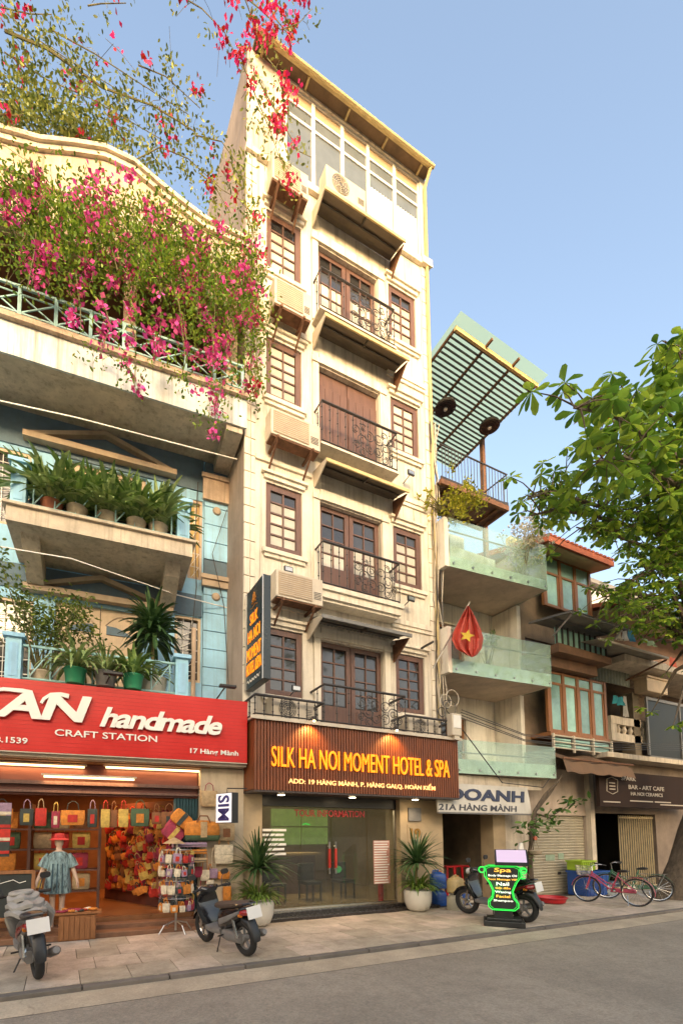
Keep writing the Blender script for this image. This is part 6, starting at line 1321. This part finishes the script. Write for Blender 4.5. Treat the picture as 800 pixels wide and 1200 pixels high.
# left shelves
shf = thing('display_shelf', 'dark wooden display shelf at the left of the craft shop', 'shelf', (0,0,0))
for z in (.62,1.02,1.42,1.80): add('board', B().box(-1.9,.62,9.7,10.2,z,z+.03), timber, shf)
for x_ in (-1.9,-.62,.60): add('upright', B().box(x_,x_+.05,9.68,10.2,.24,2.3), timber, shf)
askew(shf)
k = 0
for z in (.655,1.055,1.455,1.835):
    for x_ in (-1.6,-1.28,-.95,-.4,-.08,.28):
        c = random.choice([0,1,9,5,7,3,4]); bag(f'{RC[c][1]} woven bag, {nth[k % 6]} from left, {nth[k//6]} board up on the left shop shelf', c, (x_+random.uniform(-.04,.04), 9.85, z), .33, .31, 'bags on the left shop shelf', random.choice([None,1,3,0]), .06); k += 1
# wall of small pouches at the right of the shop
for r_ in range(10):
    for i in range(20):
        t_ = i/19; x_, y_ = .85+t_*1.05+random.uniform(-.06,.06), 11.3-t_*1.9; z = .50+r_*.17+random.uniform(-.05,.05)
        c = random.choice([1,1,0,0,1,7,3,9]); bag(f'{RC[c][1]} pouch, {nth[i]} from left, {nth[r_]} row up in the crowded shop rack', c, (x_, y_+random.uniform(-.15,.15), z), .15, .14, 'pouches in the crowded rack', None, .09, random.uniform(-.5,.5), random.uniform(-.4,.4))
bb_ = thing('pouch_rack', 'dark board rack holding the crowded red pouches', 'rack', (0,0,0)); add('board', B().add([(.75,11.62,.24),(2.15,9.1,.24),(2.15,9.1,2.4),(.75,11.62,2.4)], [(0,1,2,3)]), mat('dark red board', (.10,.025,.015), .8, .3, 3, .1), bb_); add('shelf_edge', B().bar((.78,11.5,.5),(2.05,9.2,.5),.04), timber, bb_); askew(bb_)
# striped textiles at the left edge
for k, (c1, c2) in enumerate(((2,1),(1,3),(2,6),(2,1))):
    sr = tag(add('striped_textile', B().box(-1.35,-.78,8.88+k*.012,8.895+k*.012,1.35+k*.22,1.35+k*.22+.25), BM[(2,1,2,8)[k]]), ['lowest','second lowest','second highest','topmost'][k]+' striped folded textile hung at the left shop edge', 'textile', 'striped textiles at the left edge'); add('stripe', B().box(-1.35,-.78,8.868+k*.012,8.8795+k*.012,1.4+k*.22,1.45+k*.22), BM[(1,6,1,6)[k]], sr); askew(sr)
# mannequin in a tie-dye tunic
skin = mat('mannequin plastic', (.52,.36,.26), .5, .06, 4, .02); tie = mat('tie dyed cotton', (.17,.25,.26), .85, .9, 7, .15, grain=(3,3,.8))
mq = local('mannequin', 'mannequin in a blue green tie-dye tunic and red sun hat at the shop step', 'mannequin')
def rg(z, rx, ry, cx=0, cy=0, n=18): return [(cx+rx*math.cos(2*math.pi*k/n), cy+ry*math.sin(2*math.pi*k/n), z) for k in range(n)]
body = B().loft([rg(.0,.045,.09,-.08,-.02),rg(.05,.035,.045,-.08),rg(.30,.05,.055,-.08),rg(.45,.048,.055,-.08),rg(.70,.075,.08,-.085)]).loft([rg(.0,.045,.09,.08,-.02),rg(.05,.035,.045,.08),rg(.30,.05,.055,.08),rg(.45,.048,.055,.08),rg(.70,.075,.08,.085)]).loft([rg(.68,.16,.11),rg(.85,.15,.10),rg(1.0,.125,.09),rg(1.15,.15,.10),rg(1.30,.17,.09),rg(1.36,.10,.07),rg(1.39,.055,.055),rg(1.46,.05,.05),rg(1.50,.07,.08),rg(1.60,.078,.095),rg(1.66,.05,.06)])
for s_ in (-1,1):
    body.tube([(s_*.17,0,1.29),(s_*.23,.01,1.12),(s_*.27,-.03,1.0),(s_*.33,-.09,.84),(s_*.345,-.10,.78)], [.05,.045,.038,.028,.024], 10).loft([ring(z,s_*.35,-.11,.012,.035,8,3) for z in (0,1)], cap=False)
    for f_ in range(4): body.tube([(s_*(.34+.004*f_),-.125+.016*f_,.79),(s_*(.355+.003*f_),-.135+.018*f_,.73),(s_*(.35+.003*f_),-.14+.018*f_,.68+.008*abs(f_-1.5))], [.010,.009,.006], 6)
    body.tube([(s_*.34,-.12,.80),(s_*.33,-.15,.76),(s_*.328,-.16,.73)], [.011,.010,.007], 6)
body.v = [v for v in body.v]; add('body', body, skin, mq, smooth=True)
def fold(z, rx, ry, am): return [(rx*math.cos(a)*(1+am*math.sin(7*a)), ry*math.sin(a)*(1+am*math.sin(7*a+1)), z) for a in [2*math.pi*k/42 for k in range(42)]]
tn = B().loft([fold(.60,.23,.17,.06),fold(.75,.225,.165,.05),fold(.95,.20,.14,.03),fold(1.12,.19,.13,.015),fold(1.27,.19,.115,.0),fold(1.335,.15,.09,0),fold(1.37,.085,.07,0)], cap=False)
for s_ in (-1,1): tn.tube([(s_*.14,0,1.30),(s_*.2,.005,1.22),(s_*.255,0,1.08)], [.075,.085,.10], 12, False)
tu = add('tunic', tn, tie, mq, smooth=True)
for s_ in (-.09,0,.09): add('print_band', B().tube([(s_,-.205+abs(s_)*.3,.62),(s_,-.19+abs(s_)*.3,.8),(s_*.9,-.155+abs(s_)*.2,1.0),(s_*.9,-.14,1.15)], .013, 4), mat('dark teal dye', (.03,.07,.09), .85), tu)
add('sun_hat', B().lathe([(.17,1.585),(.16,1.60),(.095,1.62),(.092,1.66),(.075,1.70),(.02,1.71)], (0,0,0), 22), mat('red straw', (.45,.03,.03), .8, .15, 20, .3), mq, smooth=True)
mq.matrix_basis = LM @ Matrix.Translation((-.02,8.86,.155)) @ Matrix.Scale(.93,4)
# blackboard, wooden chest with beads
bk = thing('blackboard', 'wood framed blackboard leaning behind the grey scooter', 'blackboard', (0,0,0)); bx_ = B().box(-1.3,-.36,8.36,8.4,.42,1.1); add('slate', bx_, mat('slate', (.025,.03,.028), .8, .3, 4, .05), bk)
add('frame', B().box(-1.35,-.31,8.34,8.41,1.1,1.15).box(-.36,-.31,8.34,8.41,.1,1.099).box(-1.35,-.361,8.34,8.41,.37,.42), wd, bk); add('chalk_line', B().tube([(-1.25+i*.09,8.355,.98+.03*math.sin(i*2.1)) for i in range(10)], .006, 4), whitelet, bk); askew(bk)
ct_ = thing('wooden_chest', 'small slatted wooden chest below the mannequin', 'chest', (0,0,0)); add('body', B().box(.06,.62,8.30,8.56,.0,.42), wd, ct_)
for i in range(7): add('slat', B().box(.065+i*.079,.135+i*.079,8.285,8.299,.02,.40), wd, ct_)
add('top', B().box(.0,.70,8.26,8.60,.421,.45), wd, ct_); askew(ct_)
for i in range(16):
    bc = random.choice([1,6,2,0,6,7]); o = tag(add('bead_bracelet', B().torus((0,0,0), random.uniform(.03,.05), .016, 'z', 14, 6), BM[bc], smooth=True), RC[bc][1]+' bead bracelet on top of the slatted wooden chest', 'bracelet', 'bracelets on the chest'); put(o, (.05+random.uniform(0,.6),8.32+random.uniform(0,.22),.468+random.uniform(0,.02))); askew(o)
# revolving rack of purses
rk = thing('revolving_rack', 'revolving metal rack of little purses beside the shop step', 'rack', (0,0,0)); rx_, ry_ = 1.92, 8.3
add('pole', B().tube([(rx_,ry_,.05),(rx_,ry_,1.55)], .02, 8), steel, rk)
for k in range(4): a = k*1.57+.4; add('foot', B().tube([(rx_,ry_,.22),(rx_+.22*math.cos(a),ry_+.22*math.sin(a),.16),(rx_+.32*math.cos(a),ry_+.32*math.sin(a),.02)], .013, 6), steel, rk)
for z in (.62,.92,1.22,1.45): add('ring', B().torus((rx_,ry_,z), .26, .008, 'z', 24, 5).tube([(rx_-.26,ry_,z),(rx_+.26,ry_,z)], .006, 4), steel, rk)
askew(rk)
for z, n_ in ((.62,13),(.92,13),(1.22,13),(1.45,12)):
    for k in range(n_):
        a = 2*math.pi*k/n_+z; c = random.choice([1,6,8,2,0,6,7,8]); bag(f'little {RC[c][1]} purse on the {({.62:"lowest",.92:"second",1.22:"third",1.45:"top"})[z]} tier of the revolving rack', c, (rx_+.28*math.cos(a),ry_+.28*math.sin(a),z-.22), .12, .14, 'purses on the revolving rack', random.choice([None,6,1]), .08, random.uniform(-.15,.15), a+1.57)
st2 = tag(add('straw_cone_hat', B().lathe([(.2,0),(.1,.06),(.01,.11)], (0,0,0), 20), BM[5], smooth=True), 'straw cone hat on top of the revolving rack', 'hat'); put(st2, (rx_-.05,ry_,1.56)); askew(st2)
# goods on the pier beside the hotel
PB = 'bags on the pier beside the hotel'
def pb(label, ci, u, v, w_, h_, **k):
    q = Lp(u, v, 8.72); t = bag(label, ci, (0,0,0), w_, h_, PB, ask=False, **k); t.matrix_basis = Matrix.Translation(q) @ Matrix.Rotation(TH,4,'Z'); return t
pb('tan square shoulder bag right of the striped duffel', 5, 265, 985, .34, .33, stripe=9, hl=.12); pb('cream cloth tote with thin handles on the pier', 6, 262, 1012, .38, .36, hl=.25); pb('grey tote hanging highest on the pier', 5, 245, 945, .34, .3, hl=.15); pb('orange net pouch low on the pier', 0, 266, 1056, .16, .28, hl=.1); pb('pink patterned pouch on the pier', 7, 232, 1028, .16, .2, hl=.35); pb('pale green pouch on the pier', 6, 240, 1032, .18, .2, hl=.4); pb('pink and cream pouch on the pier', 8, 250, 1029, .16, .18, hl=.4); pb('round white straw pouch on the pier', 6, 246, 1040, .16, .14, hl=.3); pb('beige drawstring bag low on the pier', 5, 238, 1052, .24, .22, hl=.14); pb('orange sun hat bag on the pier', 0, 262, 1030, .24, .14, hl=.05)
df = thing('duffel_bag', 'orange and green woven duffel bag hung beside the folding shutter', 'bag', (0,0,0)); q = Lp(237,975,8.6)
add('body', B().loft([rg_ for rg_ in [[(q.x+x_, q.y+r_*.45*math.cos(a), q.z+r_*math.sin(a)*(1.15 if math.sin(a) > 0 else .6)) for a in [2*math.pi*k/16 for k in range(16)]] for x_, r_ in ((-.33,.10),(-.30,.16),(-.1,.19),(.1,.19),(.30,.16),(.33,.10))]]), BM[0], df, smooth=True)
add('green_base', B().loft([[(q.x+x_, q.y+(r_*.5)*math.cos(a)-.004, q.z-.04+r_*.66*math.sin(a)-.02) for a in [math.pi+math.pi*k/10 for k in range(11)]] for x_, r_ in ((-.335,.1),(-.3,.17),(.3,.17),(.335,.1))], cap=False, close=False), BM[4], df); add('centre_band', B().box(q.x-.05,q.x+.07,q.y-.1,q.y-.06,q.z-.1,q.z+.19), BM[5], df); add('handle', B().tube([(q.x-.12,q.y-.06,q.z+.18),(q.x-.06,q.y-.06,q.z+.3),(q.x+.08,q.y-.06,q.z+.3),(q.x+.14,q.y-.06,q.z+.18)], .014, 6), BM[9], df)
for k, (u, v, an, c) in enumerate(((207,970,.7,7),(213,960,.7,0),(203,977,.7,7))):
    q = Lp(u, v, 8.75-.06*k); o = tag(add('patchwork_cushion', B().loft([ring(y,0,0,.2*s_,.14*s_,16,5) for y, s_ in ((-.05,.4),(-.035,.9),(0,1),(.035,.9),(.05,.4))]), BM[c], smooth=True), ['maroon cushion at the middle of the tilted cushions by the shutter','orange striped cushion, highest of the tilted cushions by the shutter','dark maroon cushion, lowest of the tilted cushions by the shutter'][k], 'cushion', 'tilted cushions by the shutter'); o.location = q; o.rotation_euler = (0,an,TH); add('stripe', B().box(-.03,.05,-.06,-.05,-.13,.13), BM[2 if c == 0 else 3], o)
for k in range(3):
    o = tag(add('folded_blanket', B().loft([ring(x_,0,0,.14,.045,12,5) for x_ in (-.3,.3)]).xf(Matrix.Rotation(R(90),4,'Z')), BM[(8,0,5)[k]], smooth=True), ['lilac','orange','beige'][k]+' folded blanket stacked on the little shelf by the shutter', 'blanket', 'folded blankets by the shutter'); q = Lp(222,(990,998,1008)[k],8.6); o.location = q; o.rotation_euler = (0,0,TH); add('fold_line', B().tube([(-.3,-.14,.0),(.3,-.14,.0)], .008, 4), BM[2], o)
# lit sim-card box sign
q = P(266,947,8.15); sg = local('box_sign', 'small lit white box sign with dark blue letters between shop and hotel', 'sign'); lit = glow('white lit panel', (.85,.85,.92), .13)
add('case', B().box(-.24,.24,-.07,.07,-.27,.27), black, sg); add('face', B().box(-.23,.23,-.076,-.071,-.26,.26), lit, sg); add('face', B().box(-.23,.23,.071,.076,-.26,.26), lit, sg)
write('SIM', 0,0,0, .46, .34, mat('navy print', (.02,.02,.16), .5), sg, .004, .025, each=True, M=Matrix.Translation((-.17,-.077,.23)) @ Matrix.Rotation(R(90),4,'Y')); put(sg, q, R(-72)); add('bracket', B().tube([(0,0,.26),(0,.0,.36),(.2,.3,.36)], .012, 5), iron, sg)
